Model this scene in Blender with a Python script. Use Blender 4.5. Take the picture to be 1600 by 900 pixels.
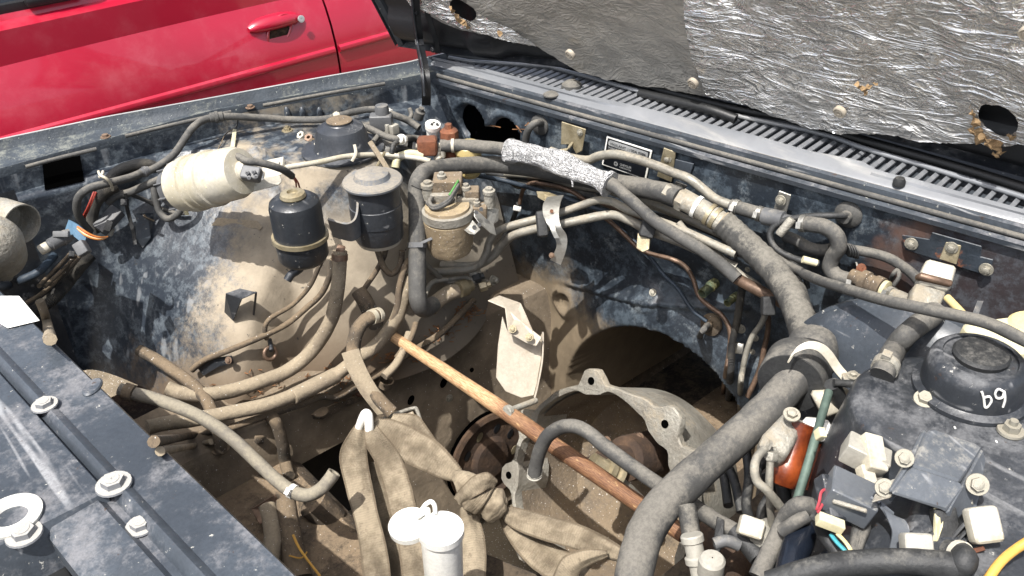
import bpy, bmesh, math, random
from mathutils import Vector, Matrix, noise
from mathutils.bvhtree import BVHTree
R=math.radians; PI=math.pi
random.seed(7)
for o in list(bpy.data.objects): bpy.data.objects.remove(o)
S=bpy.context.scene; COL=S.collection
# ---------------------------------------------------------------- camera
F=1400.0; EYE=Vector((0,0,1.65)); PITCH,YAW,ROLL=33,40.5,-2
def _cam():
    p,y,r=R(PITCH),R(YAW),R(ROLL)
    fw=Vector((math.sin(y)*math.cos(p),math.cos(y)*math.cos(p),-math.sin(p)))
    rt=Vector((math.cos(y),-math.sin(y),0)); up=rt.cross(fw)
    c,s=math.cos(r),math.sin(r)
    return fw, rt*c+up*s, up*c-rt*s
FW,RT,UP=_cam()
cd=bpy.data.cameras.new('camera'); co=bpy.data.objects.new('camera',cd); COL.objects.link(co); S.camera=co
cd.sensor_width=36; cd.lens=36*F/1600; cd.clip_start=.05; cd.clip_end=500
co.matrix_world=Matrix(((RT.x,UP.x,-FW.x,0),(RT.y,UP.y,-FW.y,0),(RT.z,UP.z,-FW.z,EYE.z),(0,0,0,1)))
# ---------------------------------------------------------------- light
SUN_TO=Vector((-.43,-.12,.89)).normalized()
w=bpy.data.worlds.new('World'); S.world=w; w.use_nodes=True
nt=w.node_tree; sky=nt.nodes.new('ShaderNodeTexSky'); sky.sky_type='NISHITA'; sky.sun_disc=False
sky.sun_elevation=math.asin(SUN_TO.z); sky.sun_rotation=math.atan2(SUN_TO.x,SUN_TO.y); sky.dust_density=4.0; sky.air_density=1.0
bg=nt.nodes['Background']; bg.inputs[1].default_value=.15; hs=nt.nodes.new('ShaderNodeHueSaturation'); hs.inputs['Saturation'].default_value=.62; nt.links.new(sky.outputs[0],hs.inputs['Color']); nt.links.new(hs.outputs[0],bg.inputs[0])
sl=bpy.data.lights.new('sun','SUN'); sl.energy=4.3; sl.angle=R(.5); sl.color=(1,.965,.92)
so=bpy.data.objects.new('sun',sl); COL.objects.link(so); so.rotation_mode='QUATERNION'; so.rotation_quaternion=SUN_TO.to_track_quat('Z','Y')
S.view_settings.view_transform='Standard'; S.view_settings.look='None'; S.view_settings.exposure=.84; S.view_settings.gamma=1
S.render.engine='CYCLES'
# ---------------------------------------------------------------- materials
def lin(h):
    if isinstance(h,str):
        v=[int(h[i:i+2],16)/255 for i in (0,2,4)]
        return tuple(((c+.055)/1.055)**2.4 if c>.04 else c/12.92 for c in v)
    return tuple(h)
DUST=lin('a19580')
class NT:
    def __init__(s,name):
        s.m=bpy.data.materials.new(name); s.m.use_nodes=True; s.t=s.m.node_tree
        s.b=s.t.nodes['Principled BSDF']; s.co=s.t.nodes.new('ShaderNodeTexCoord'); s.geo=s.t.nodes.new('ShaderNodeNewGeometry')
        s.pos=s.geo.outputs['Position']; s.obj=s.co.outputs['Object']
    def L(s,a,b): s.t.links.new(a,b)
    def put(s,v,inp):
        if isinstance(v,bpy.types.NodeSocket): s.L(v,inp)
        elif isinstance(v,(tuple,list)): inp.default_value=tuple(v)+((1,) if len(v)==3 and len(inp.default_value)==4 else ())
        else: inp.default_value=v
    def noise(s,scale,detail=4,rough=.6,vec=None,dist=0):
        n=s.t.nodes.new('ShaderNodeTexNoise'); n.inputs['Scale'].default_value=scale; n.inputs['Detail'].default_value=detail
        n.inputs['Roughness'].default_value=rough; n.inputs['Distortion'].default_value=dist; s.L(vec or s.obj,n.inputs['Vector']); return n.outputs['Fac']
    def vor(s,scale,vec=None,out='Distance'):
        n=s.t.nodes.new('ShaderNodeTexVoronoi'); n.inputs['Scale'].default_value=scale; s.L(vec or s.obj,n.inputs['Vector']); return n.outputs[out]
    def wave(s,scale,vec=None,dist=0,dirn='X',detail=2):
        n=s.t.nodes.new('ShaderNodeTexWave'); n.bands_direction=dirn; n.inputs['Scale'].default_value=scale; n.inputs['Distortion'].default_value=dist; n.inputs['Detail'].default_value=detail
        s.L(vec or s.obj,n.inputs['Vector']); return n.outputs['Fac']
    def scl(s,v,vec=None,rot=(0,0,0),loc=(0,0,0)):
        n=s.t.nodes.new('ShaderNodeMapping'); n.inputs['Scale'].default_value=v; n.inputs['Rotation'].default_value=rot; n.inputs['Location'].default_value=loc; s.L(vec or s.obj,n.inputs['Vector']); return n.outputs[0]
    def math(s,op,a,b=0.0,c=0.0):
        n=s.t.nodes.new('ShaderNodeMath'); n.operation=op; s.put(a,n.inputs[0]); s.put(b,n.inputs[1]); s.put(c,n.inputs[2]); return n.outputs[0]
    def step(s,v,lo,hi):
        n=s.t.nodes.new('ShaderNodeMapRange'); n.interpolation_type='SMOOTHSTEP'; s.put(v,n.inputs['Value']); n.inputs['From Min'].default_value=lo; n.inputs['From Max'].default_value=hi; return n.outputs[0]
    def mix(s,f,a,b):
        n=s.t.nodes.new('ShaderNodeMix'); n.data_type='RGBA'; s.put(f,n.inputs['Factor']); s.put(a,n.inputs[6]); s.put(b,n.inputs[7]); return n.outputs[2]
    def lerp(s,f,a,b):
        n=s.t.nodes.new('ShaderNodeMix'); s.put(f,n.inputs['Factor']); s.put(a,n.inputs[2]); s.put(b,n.inputs[3]); return n.outputs[0]
    def xyz(s,vec):
        n=s.t.nodes.new('ShaderNodeSeparateXYZ'); s.L(vec,n.inputs[0]); return n.outputs
    def bump(s,h,strength=.3,dist=.01):
        n=s.t.nodes.new('ShaderNodeBump'); n.inputs['Strength'].default_value=strength; n.inputs['Distance'].default_value=dist; s.L(h,n.inputs['Height'])
        if s.b.inputs['Normal'].is_linked: s.L(s.b.inputs['Normal'].links[0].from_socket,n.inputs['Normal'])
        s.L(n.outputs[0],s.b.inputs['Normal'])
    def out(s,col,rough,metal=0.0,**k):
        s.put(col,s.b.inputs['Base Color']); s.put(rough,s.b.inputs['Roughness']); s.put(metal,s.b.inputs['Metallic'])
        for a,v in k.items(): s.put(v,s.b.inputs[a])
        return s.m
def mat(name,col,rough=.55,metal=0,col2=None,vs=6,dust=.0,dcol=DUST,ds=9,up=.12,bump=.25,bs=90,speck=0,coat=0,scr=0,rust=0,spcol=(.75,.72,.68),fine=True,chips=0):
    n=NT(name); col=lin(col); col2=lin(col2) if col2 else tuple(c*.6 for c in col); dcol=lin(dcol)
    c=n.mix(n.step(n.noise(vs,6,.65),.35,.68),col,col2); r=rough; m=metal
    if rust>0:
        k=n.step(n.noise(14,7,.7),.72-rust*.45,.80-rust*.45); c=n.mix(k,c,n.mix(n.noise(70,3),lin('63391f'),lin('8a583c'))); m=n.lerp(k,m,0.0); r=n.lerp(k,r,.9)
    if scr>0:
        w_=n.noise(40,2,.5,n.scl((1,.06,1),rot=(.3,.5,.7))); k=n.math('MULTIPLY',n.step(w_,.66,.72),scr); c=n.mix(k,c,(.5,.5,.5))
    if dust>0:
        nz=n.xyz(n.geo.outputs['Normal'])[2]
        f=n.math('ADD',n.noise(ds*1.3,11,.82),n.math('MULTIPLY',nz,up))
        k=n.math('MULTIPLY',n.step(f,.79-dust*.62,.93-dust*.62),.85)
        dd=n.mix(n.noise(30,5),dcol,tuple(x*.68 for x in dcol)); c=n.mix(k,c,dd); r=n.lerp(k,r,.95); m=n.lerp(k,m,0.0)
    c=n.mix(n.math('MULTIPLY',n.step(n.noise(170,5,.75),.40,.62),.30),c,tuple(x*.55 for x in col)) if fine else c
    if speck>0:
        k=n.math('MULTIPLY',n.step(n.noise(260,2,.5),.72-speck*.2,.76-speck*.2),.8); c=n.mix(k,c,spcol)
    if chips>0:
        k=n.math('MULTIPLY',n.step(n.noise(75,8,.75),.69-chips*.1,.71-chips*.1),.85); c=n.mix(k,c,lin('a9a79f')); k2=n.math('MULTIPLY',n.step(n.noise(48,8,.7,n.scl((1,1,1),loc=(3,1,7))),.70-chips*.1,.72-chips*.1),.8); c=n.mix(k2,c,lin('3b2c22')); r=n.lerp(k,r,.8)
        r=n.math('ADD',r,n.math('MULTIPLY',n.math('SUBTRACT',n.noise(25,6,.7),.5),.35))
    if bump>0: n.bump(n.noise(bs,6,.6),bump,.004)
    n.out(c,r,m)
    if coat: n.b.inputs['Coat Weight'].default_value=coat; n.b.inputs['Coat Roughness'].default_value=.12
    return n.m
NAVY='1c2430'; NAVY2='0e131b'; GRY='8b8e90'
MT={}
MT['navy']=mat('dusty_navy_paint','31363c',.38,0,'444a51',4,.34,'77777a',6,.10,.15,60,.0,scr=.45,chips=.5)
MT['black']=mat('black_paint','23262a',.38,0,'36393e',4,.34,'67686a',5,.12,.2,80,.0,scr=.25,chips=.45)
MT['hoodblack']=mat('hood_inner_black','0c0e11',.5,0,'15181c',8,.12,'5a564f',9,0,.2,60)
MT['grime']=mat('grimy_brown_metal','5d5041',.92,0,'2f2921',9,.30,'8a7861',6,.2,.8,50,.04)
MT['railgrime']=mat('grimy_rail','7d705e',.9,0,'574d40',7,.30,'6f6150',5,.15,.7,45,.02)
MT['darkfl']=mat('dark_underbody','231e1a',.95,0,'100e0c',9,.25,'5d5142',8,.2,.7,40)
MT['rubber']=mat('black_rubber','1e1f20',.6,0,'303131',9,.28,'6a6863',9,.15,.35,120,0)
MT['rubgrey']=mat('dusty_grey_rubber','3a3a39',.75,0,'504f4c',7,.38,'77736b',6,.18,.35,110,0)
MT['rubcrk']=mat('corrugated_insulation','2c2c2b',.8,0,'474643',12,.40,'7c786f',14,.20,.7,70,0)
MT['tanhose']=mat('tan_dusty_hose','857968',.9,0,'5f5546',9,.50,'9a8d77',8,.2,.5,80,.1)
MT['umber']=mat('brown_dusty_hose','564b3e',.9,0,'33302a',10,.45,'7d6d58',8,.2,.5,80,.1)
MT['pipe']=mat('grey_steel_pipe','8c897f',.5,.3,'6b675f',12,.45,'a09888',14,.1,.3,120)
MT['void']=mat('void_black','030303',1.0,0,'050505',5,0,bump=0,fine=False)  # flat black standing for the unlit depth of openings and holes
MT['void'].node_tree.nodes['Principled BSDF'].inputs['Specular IOR Level'].default_value=0
MT['copper']=mat('brown_brake_pipe','665548',.5,.6,'8b7260',18,.25,'8d8170',14,.1,.2,100)
MT['zinc']=mat('galvanised_bracket','b4b2ab',.42,.75,'8d8b84',14,.28,'a59a86',10,.08,.3,90,rust=.12)
MT['goldzinc']=mat('yellow_zinc','a79d84',.5,.6,'7d7258',14,.3,'a09070',12,.1,.3,90)
MT['alu']=mat('cast_aluminium','a5a298',.65,.5,'7f7a70',10,.45,'978c78',9,.05,.8,130)
MT['bracketalu']=mat('pale_dirty_bracket','b3ab9c',.6,.2,'94897a',6,.4,'9b8f7c',6,.1,.25,60)
MT['aludirty']=mat('dirty_cast_aluminium','75695a',.85,.15,'50473b',8,.5,'84745e',8,.1,.8,90,.15)
MT['pot']=mat('tan_pot','93836a',.75,0,'6f614c',8,.45,'a39374',10,.1,.6,60,.2)
MT['hosetan']=mat('grey_tan_hose','7d776b',.8,0,'67625a',8,.42,'99917f',7,.15,.4,90)
MT['beige']=mat('beige_plastic','b9b4a7',.45,0,'a29a84',9,.32,'a4967c',7,.12,.15,60,.1,chips=.25,scr=.1)
MT['greypl']=mat('grey_plastic','5c5d5e',.55,0,'48494b',9,.35,'8f8a81',10,.1,.15,60)
MT['white']=mat('white_plastic','e6e5e0',.35,0,'d2d0c6',5,.10,'b5ab98',9,.0,.1,40,chips=.25,scr=.1)
MT['cream']=mat('cream_plastic','c8c2a4',.4,0,'b3aa86',6,.15,'a4967c',9,.0,.1,40,chips=.25,scr=.1)
MT['yellow']=mat('yellowed_plastic','c9ba8a',.4,0,'b8a36a',6,.12,'a4967c',9,.0,.1,40)
MT['relay']=mat('grey_relay_case','a5a298',.55,.2,'98948a',10,.3,'a09682',12,.0,.2,60,chips=.25,scr=.1)
MT['rust']=mat('rusty_steel','57382a',.9,0,'7d4a30',22,.32,'8a735b',9,.1,.6,70)
MT['rustdark']=mat('dark_rusty_drum','33271f',.9,0,'54402f',16,.25,'75634f',9,.1,.8,60)
MT['orange']=mat('orange_brown_reservoir','8f431c',.35,0,'471b0b',16,.12,'a8917a',10,.05,.25,50)
MT['boltm']=mat('dusty_zinc_bolt','a19d90',.5,.55,'8b877c',60,.35,'b0a590',40,.1,.3,300)
MT['boltpaint']=mat('painted_dusty_bolt','84868a',.55,.3,'77787a',60,.3,'c9c4b8',40,.2,.3,300)
MT['boltrust']=mat('rusty_bolt','5d4a3c',.8,.2,'7d6755',60,.3,'b0a590',40,.1,.3,300)
MT['dirt']=mat('dirt_ground','7d725f',.95,0,'4d463a',3,.5,'9a8c74',2,0,.9,30,.3)
MT['red']=None
n=NT('red_car_paint'); c=n.mix(n.step(n.noise(1.5,4),.3,.7),lin('a5082c'),lin('980726'))
k=n.math('MULTIPLY',n.step(n.noise(5,8,.7),.45,.8),.12); c=n.mix(k,c,(.7,.35,.38)); MT['red']=n.out(c,.38,.0); n.b.inputs['Coat Weight'].default_value=.9; n.b.inputs['Coat Roughness'].default_value=.06
n=NT('window_glass_dark'); MT['glass']=n.out(lin('10161a'),.05,0); n.b.inputs['Coat Weight'].default_value=.5
MT['trim']=mat('black_trim','0e0f10',.5,0,'1a1b1c',8,.12,'77736c',9,.1,.2,70)
# fender gutter, cowl paint: sun bleached
MT['gutter']=mat('speckled_gutter_paint','3a4148',.6,0,'2a3036',10,.36,'7f8179',12,.1,.4,120,.10,spcol=(.42,.44,.38))
MT['fenderedge']=mat('faded_grey_fender','a9a9a8',.45,0,'8e9090',8,.2,'b5b0a6',10,0,.15,80)
n=NT('faded_cowl_paint'); c=n.mix(n.step(n.noise(3,6),.3,.7),lin('7c7e81'),lin('64676b'))
k=n.step(n.noise(6,8,.7,n.scl((3,.5,1))),.5,.75); c=n.mix(n.math('MULTIPLY',k,.5),c,lin('a5a29b'))
MT['cowl']=n.out(c,.34,.1); n.b.inputs['Coat Weight'].default_value=.2; n.b.inputs['Coat Roughness'].default_value=.2; n.bump(n.noise(120,4),.1,.003)
# foil insulation
def foil(name,base,dirt,br,streak,rough):
    n=NT(name)
    a=n.noise(38,6,.62,n.scl((1.0,1,1)),.6); b_=n.noise(26,5,.6,n.scl((5,.55,5),rot=(0,0,.35)),.8); d=n.noise(2.6,4,.6)
    v=n.vor(55); g=n.step(n.noise(3.3,7,.7),.42,.72)
    c=n.mix(n.math('MULTIPLY',g,dirt),lin(base),lin('8b8780')); c=n.mix(n.math('MULTIPLY',n.step(n.noise(18,7,.7),.60,.72),dirt*.4),c,lin('a09a8e'))
    rd=n.math('POWER',n.math('SUBTRACT',1.0,n.math('ABSOLUTE',n.math('MULTIPLY',n.math('SUBTRACT',n.noise(6.5,3,.42,n.scl((3.6,.8,3.6),rot=(.12,0,0)),1.6),.5),4.0))),3.0)
    rd2=n.math('POWER',n.math('SUBTRACT',1.0,n.math('ABSOLUTE',n.math('MULTIPLY',n.math('SUBTRACT',n.noise(24,2.5,.45,n.scl((1.6,.9,1.6),rot=(.4,0,0)),2.2),.5),4.0))),3.0)
    n.bump(n.math('ADD',n.math('MULTIPLY',rd2,.36),n.math('ADD',n.math('MULTIPLY',rd,streak),n.math('MULTIPLY',a,.16))),br,.012)
    n.bump(d,.5,.08)
    return n.out(c,n.lerp(g,rough,rough+.2),.78)
MT['foil']=foil('crinkled_foil','dad9d6',.25,.62,.9,.22)
MT['foildull']=foil('dull_foil','b0aea9',.7,.3,.2,.42)
MT['foilwrap']=foil('foil_sleeve','dcdcdc',.25,1.0,.6,.35)
n_=MT['foilwrap'].node_tree
for q_ in n_.nodes:
    if q_.type=='TEX_NOISE': q_.inputs['Scale'].default_value*=4
MT['foilwrap'].node_tree.nodes['Principled BSDF'].inputs['Metallic'].default_value=.2
n=NT('frayed_fibre'); MT['fibre']=n.out(n.mix(n.noise(60,4),lin('a98f6a'),lin('6b5238')),.9); n.bump(n.noise(150,5),.8,.004)
# apron with big dust field
n=NT('dusty_wheelhouse'); P3=n.xyz(n.pos)
nz=n.noise(9,12,.85,n.pos); f=n.math('ADD',n.math('MULTIPLY',n.math('SUBTRACT',P3[0],.56),3.2),n.math('MULTIPLY',n.math('SUBTRACT',.63,P3[2]),2.6))
f=n.math('ADD',f,n.math('MULTIPLY',n.math('SUBTRACT',nz,.5),1.0))
k=n.step(f,-.08,.14)
hi=n.step(P3[2],.70,.80); k=n.math('MULTIPLY',k,n.lerp(hi,1.0,n.step(n.noise(9,9,.7,n.pos),.42,.62)))
navy=n.mix(n.step(n.noise(30,10,.8,n.pos),.46,.62),lin('272d35'),lin('535a60'))
scr=n.step(n.noise(30,3,.5,n.scl((1,1,.10),n.pos,rot=(0,.55,0))),.60,.68); navy=n.mix(n.math('MULTIPLY',scr,.35),navy,lin('9a9d9f'))
tan=n.mix(n.step(n.noise(12,7,.65,n.pos),.35,.7),lin('998e7c'),lin('7e7464'))
low=n.step(P3[2],.62,.42); tan=n.mix(low,tan,lin('5c4e3e'))
k=n.math('MULTIPLY',k,n.math('SUBTRACT',1.0,n.math('MULTIPLY',n.step(P3[0],1.04,1.14),n.step(n.math('ADD',P3[2],n.math('MULTIPLY',nz,.2)),.62,.78))))
rear=n.step(P3[0],.78,1.0); tan=n.mix(n.math('MULTIPLY',rear,.55),tan,lin('6b6860'))
c=n.mix(k,navy,tan); c=n.mix(n.math('MULTIPLY',n.step(n.noise(55,4,.6,n.pos),.66,.70),.75),c,lin('343434'))
MT['apron']=n.out(c,n.lerp(k,.36,.85),0.0); n.bump(n.noise(60,6,.6,n.pos),.25,.006)
# firewall
n=NT('mottled_firewall'); P3=n.xyz(n.pos)
c=n.mix(n.step(n.noise(19,10,.8,n.pos),.45,.60),lin('20262d'),lin('414a52')); c=n.mix(n.math('MULTIPLY',n.step(n.noise(13,10,.82,n.pos),.52,.66),.8),c,lin('6f767a'))
lo=n.math('ADD',n.math('SUBTRACT',.50,P3[2]),n.math('MULTIPLY',n.math('SUBTRACT',n.noise(8,9,.7,n.pos),.5),.5))
lo=n.math('ADD',lo,n.math('MULTIPLY',n.math('SUBTRACT',P3[1],1.2),.3))
k=n.step(lo,.04,.20); c=n.mix(k,c,n.mix(n.noise(30,5,.6,n.pos),lin('7d6f5a'),lin('5b5040')))
# rust field round the relay bracket
def vsub(a,y,z): return n.math('ADD',n.math('POWER',n.math('DIVIDE',n.math('SUBTRACT',a[1],y),.235),2.0),n.math('POWER',n.math('DIVIDE',n.math('SUBTRACT',a[2],z),.125),2.0))
rr=n.math('ADD',vsub(P3,.40,.79),n.math('MULTIPLY',n.math('SUBTRACT',n.noise(9,6,.6,n.pos),.5),1.3))
k2=n.math('MULTIPLY',n.step(rr,1.25,1.0),n.lerp(n.step(rr,.55,.85),.25,.85)); c=n.mix(k2,c,n.mix(n.noise(26,7,.7,n.pos),lin('5e3d30'),lin('4a4844')))
MT['firewall']=n.out(c,n.lerp(k,.42,.9),0.0); n.bump(n.noise(70,6,.6,n.pos),.25,.005)
# wood
n=NT('weathered_wood_stick'); v=n.scl((1,1,1)); g=n.noise(60,5,.6,n.scl((14,14,1.2))); P3=n.xyz(n.obj)
c=n.mix(n.step(g,.35,.65),lin('c0a27b'),lin('8c6644')); red=n.step(n.math('ADD',P3[2],n.math('MULTIPLY',n.noise(10,4),.3)),.42,.58)
c=n.mix(n.math('MULTIPLY',red,.88),c,n.mix(n.step(g,.4,.6),lin('704a2e'),lin('4f3122'))); c=n.mix(n.math('MULTIPLY',n.step(n.noise(9,5,.7,n.scl((6,6,1))),.58,.7),.6),c,lin('4a3020')); c=n.mix(n.math('MULTIPLY',n.step(n.noise(42,5,.7,n.scl((2.5,2.5,.7))),.60,.68),.7),c,lin('b59468')); c=n.mix(n.math('MULTIPLY',n.step(n.noise(30,6,.7,n.scl((1,1,.6),loc=(2,4,1))),.60,.70),.8),c,lin('3d281c')); MT['wood']=n.out(c,.7); n.bump(g,.4,.003)
# webbing (uv: u across, v along)
n=NT('woven_webbing'); uv=n.co.outputs['UV']; a=n.wave(34,n.scl((1,.0,1),uv)); b_=n.wave(1,n.scl((0,70,0),uv),dirn='Y')
c=n.mix(n.step(n.noise(11,8,.7),.38,.66),lin('9f927c'),lin('685d4c')); ed=n.step(n.math('ABSOLUTE',n.math('SUBTRACT',n.xyz(uv)[0],.5)),.40,.46); c=n.mix(n.math('MULTIPLY',ed,.65),c,lin('574a39')); c=n.mix(n.math('MULTIPLY',n.step(n.noise(70,4,.7),.55,.7),.5),c,lin('5d5040')); c=n.mix(n.math('MULTIPLY',b_,.13),c,lin('4a3f31')); MT['web']=n.out(c,.9); n.bump(n.math('ADD',a,b_),.5,.002); n.bump(n.noise(45,6,.7),.7,.006)
# ribbed rubber along uv
n=NT('ribbed_conduit'); b_=n.wave(1,n.scl((0,160,0),n.co.outputs['UV']),dirn='Y'); c=n.mix(n.step(n.noise(12,5),.45,.7),lin('1b1b1b'),lin('5e594f')); MT['conduit']=n.out(c,.7); n.bump(b_,.9,.003)
# ---------------------------------------------------------------- geometry helpers
WT={}                        # world translation of each possible parent
def thing(name,label,cat,loc,group=None):
    o=bpy.data.objects.new(name,None); COL.objects.link(o); o.empty_display_size=.1; o.location=loc; o['label']=label; o['category']=cat
    if group: o['group']=group
    WT[o.name]=Vector(loc); return o
def put(name,me,parent=None,M=None,label=None,kind=None):
    o=bpy.data.objects.new(name,me); COL.objects.link(o); M=M or Matrix()
    if parent is not None:
        o.parent=parent; o.matrix_basis=Matrix.Translation(-WT[parent.name])@M
    else: o.matrix_basis=M
    WT[o.name]=M.translation.copy()
    if label: o['label']=label
    if kind: o['kind']=kind
    return o
def mesh(name,vs,fs,m,smooth=True,uv=None,ang=40):
    me=bpy.data.meshes.new(name); me.from_pydata([tuple(v) for v in vs],[],fs); me.update()
    bm=bmesh.new(); bm.from_mesh(me); bmesh.ops.recalc_face_normals(bm,faces=bm.faces); bm.to_mesh(me); bm.free()
    if uv is not None:
        l=me.uv_layers.new(name='UVMap')
        for lp in me.loops: l.data[lp.index].uv=uv[lp.vertex_index]
    if smooth:
        me.polygons.foreach_set('use_smooth',[True]*len(me.polygons)); me.set_sharp_from_angle(angle=R(ang))
    me.materials.append(MT[m] if isinstance(m,str) else m); return me
BVHS=[]
def addbvh(o):
    M=Matrix.Translation(WT[o.parent.name])@o.matrix_basis if o.parent else o.matrix_basis
    BVHS.append(BVHTree.FromPolygons([M@v.co for v in o.data.vertices],[tuple(p.vertices) for p in o.data.polygons]))
def ray(px,py): return (FW+RT*((px-800)/F)-UP*((py-450)/F))
def P(px,py,v=0.0):
    """point on the sight line: v>=.9 forward distance in metres, else height above the sheet metal"""
    d=ray(px,py)
    if v>=.9: return EYE+d*v
    best=None; dn=d.normalized()
    for b in BVHS:
        h=b.ray_cast(EYE,dn)
        if h[0] is not None and (best is None or h[3]<best[3]): best=h
    if best is None: return EYE+d*1.5
    return best[0]-dn*v
def N(px,py):
    d=ray(px,py).normalized(); best=None
    for b in BVHS:
        h=b.ray_cast(EYE,d)
        if h[0] is not None and (best is None or h[3]<best[3]): best=h
    nn=best[1] if best else Vector((0,0,1))
    return -nn if nn.dot(d)>0 else nn
def DEP(px,py): return (P(px,py)-EYE).dot(FW)
def onx(px,py,x): d=ray(px,py); return EYE+d*((x-EYE.x)/d.x)
def ony(px,py,y): d=ray(px,py); return EYE+d*((y-EYE.y)/d.y)
def onz(px,py,z): d=ray(px,py); return EYE+d*((z-EYE.z)/d.z)
def cr(pts,seg):
    out=[]; n=len(pts)
    for i in range(n-1):
        p0=pts[max(i-1,0)]; p1=pts[i]; p2=pts[i+1]; p3=pts[min(i+2,n-1)]
        for k in range(seg):
            t=k/seg; out.append(.5*((2*p1)+(p2-p0)*t+(2*p0-5*p1+4*p2-p3)*t*t+(3*p1-p0-3*p2+p3)*t**3))
    out.append(pts[-1].copy()); return out
def frames(path):
    T=[(path[min(i+1,len(path)-1)]-path[max(i-1,0)]).normalized() for i in range(len(path))]
    a=T[0].orthogonal().normalized(); A=[a]
    for i in range(1,len(T)):
        a=a-T[i]*a.dot(T[i]); a.normalize(); A.append(a)
    return T,A
PATHS={}
def tubemesh(name,path,r,m,n=12,rn=0.0,cap=True,bore=0):
    T,A=frames(path); vs=[];fs=[];uv=[]; L=0
    if not callable(r): rr=(lambda t,r=r:r)
    else: rr=r
    K=len(path)
    for i,p in enumerate(path):
        if i: L+=(path[i]-path[i-1]).length
        B=T[i].cross(A[i]); t=i/(K-1)
        for j in range(n):
            q=2*PI*j/n; d=A[i]*math.cos(q)+B*math.sin(q); rad=rr(t)
            if rn: rad*=1+rn*noise.noise(p*40+d*2)
            vs.append(p+d*rad); uv.append((j/n,L))
    for i in range(K-1):
        for j in range(n): k=(j+1)%n; fs.append((i*n+j,i*n+k,(i+1)*n+k,(i+1)*n+j))
    if bore:
        for e,(i,s) in enumerate(((0,1),(K-1,-1))):
            b0=len(vs); B=T[i].cross(A[i])
            for dep in (0,bore):
                for j in range(n):
                    q=2*PI*j/n; d=A[i]*math.cos(q)+B*math.sin(q); vs.append(path[i]+T[i]*s*dep+d*rr(i/(K-1))*.72); uv.append((j/n,0))
            for j in range(n):
                k=(j+1)%n; fs.append((i*n+j,i*n+k,b0+k,b0+j)); fs.append((b0+j,b0+k,b0+n+k,b0+n+j))
            fs.append(tuple(b0+n+j for j in range(n)))
    elif cap: fs.append(tuple(range(n))); fs.append(tuple((K-1)*n+j for j in range(n)))
    return mesh(name,vs,fs,m,uv=uv,ang=50)
def tube(name,pts,r,m,parent,n=12,seg=7,rn=0.0,label=None,bore=0):
    """pts: (px,py,v); v continues from the previous point when left out"""
    q=[]; v=0
    for a in pts:
        if isinstance(a,Vector): q.append(a); continue
        if len(a)>2: v=a[2]
        q.append(P(a[0],a[1],v))
    path=cr(q,seg) if len(q)>2 else [q[0].lerp(q[1],i/6) for i in range(7)]
    o=put(name,tubemesh(name,path,r,m,n,rn,bore=bore),parent,label=label); PATHS[o.name]=path; return o
def at_px(hose,px,py):
    path=PATHS[hose.name]; best=None
    for i,p in enumerate(path):
        q=p-EYE; w_=q.dot(FW); x=800+F*q.dot(RT)/w_; y=450-F*q.dot(UP)/w_; d=(x-px)**2+(y-py)**2
        if best is None or d<best[0]: best=(d,i)
    i=best[1]; T=(path[min(i+1,len(path)-1)]-path[max(i-1,0)]).normalized(); return path[i],T
def lathe(name,prof,m,parent=None,origin=Vector((0,0,0)),axis=Vector((0,0,1)),n=28,label=None,sq=1.0):
    """prof: (radius, height along axis)"""
    z=axis.normalized(); x=z.orthogonal().normalized(); y=z.cross(x); vs=[];fs=[]
    for r_,h in prof:
        for j in range(n):
            q=2*PI*j/n; vs.append(origin+z*h+(x*math.cos(q)+y*math.sin(q)*sq)*max(r_,1e-4))
    for i in range(len(prof)-1):
        for j in range(n): k=(j+1)%n; fs.append((i*n+j,i*n+k,(i+1)*n+k,(i+1)*n+j))
    if prof[0][0]>.002: fs.append(tuple(range(n)))
    if prof[-1][0]>.002: fs.append(tuple((len(prof)-1)*n+j for j in range(n)))
    return put(name,mesh(name,vs,fs,m,ang=35),parent,label=label)
def clamp(hose,px,py,r,w_=.009,m='zinc',ear=True,name='clamp'):
    c,T=at_px(hose,px,py); prof=[(r*1.02,-w_/2),(r*1.13,-w_/2),(r*1.13,w_/2),(r*1.02,w_/2)]
    o=lathe(name,prof,m,hose,c,T,18)
    if ear:
        e=(EYE-c); e=(e-T*e.dot(T)).normalized(); s=T.cross(e)
        bm=bmesh.new(); bm.from_mesh(o.data)
        g=bmesh.ops.create_cube(bm,size=1); Mx=Matrix((( s.x,e.x,T.x,0),(s.y,e.y,T.y,0),(s.z,e.z,T.z,0),(0,0,0,1)))
        Mx=Matrix.Translation(c+e*(r*1.13+.003)+s*r*.3)@Mx@Matrix.Diagonal((.012,.007,w_*.9,1)); bmesh.ops.transform(bm,matrix=Mx,verts=g['verts']); bm.to_mesh(o.data); bm.free()
    return o
def basis(z,xh=None):
    z=z.normalized(); xh=xh or Vector((1,0,0)); x=xh-z*xh.dot(z)
    if x.length<1e-3: x=z.orthogonal()
    x.normalize(); y=z.cross(x); return Matrix(((x.x,y.x,z.x,0),(x.y,y.y,z.y,0),(x.z,y.z,z.z,0),(0,0,0,1)))
def bev(bm,w_,seg=2):
    bmesh.ops.bevel(bm,geom=list(bm.edges),offset=w_,segments=seg,affect='EDGES',profile=.6,clamp_overlap=True)
def boxmesh(name,dim,m,b=.002,taper=0,seg=2):
    bm=bmesh.new(); bmesh.ops.create_cube(bm,size=1)
    for v in bm.verts:
        s=1-taper if v.co.z>0 else 1
        v.co=Vector((v.co.x*dim[0]*s,v.co.y*dim[1]*s,v.co.z*dim[2]))
    if b: bev(bm,b,seg)
    me=bpy.data.meshes.new(name); bm.to_mesh(me); bm.free()
    me.polygons.foreach_set('use_smooth',[True]*len(me.polygons)); me.set_sharp_from_angle(angle=R(35)); me.materials.append(MT[m]); return me
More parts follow.
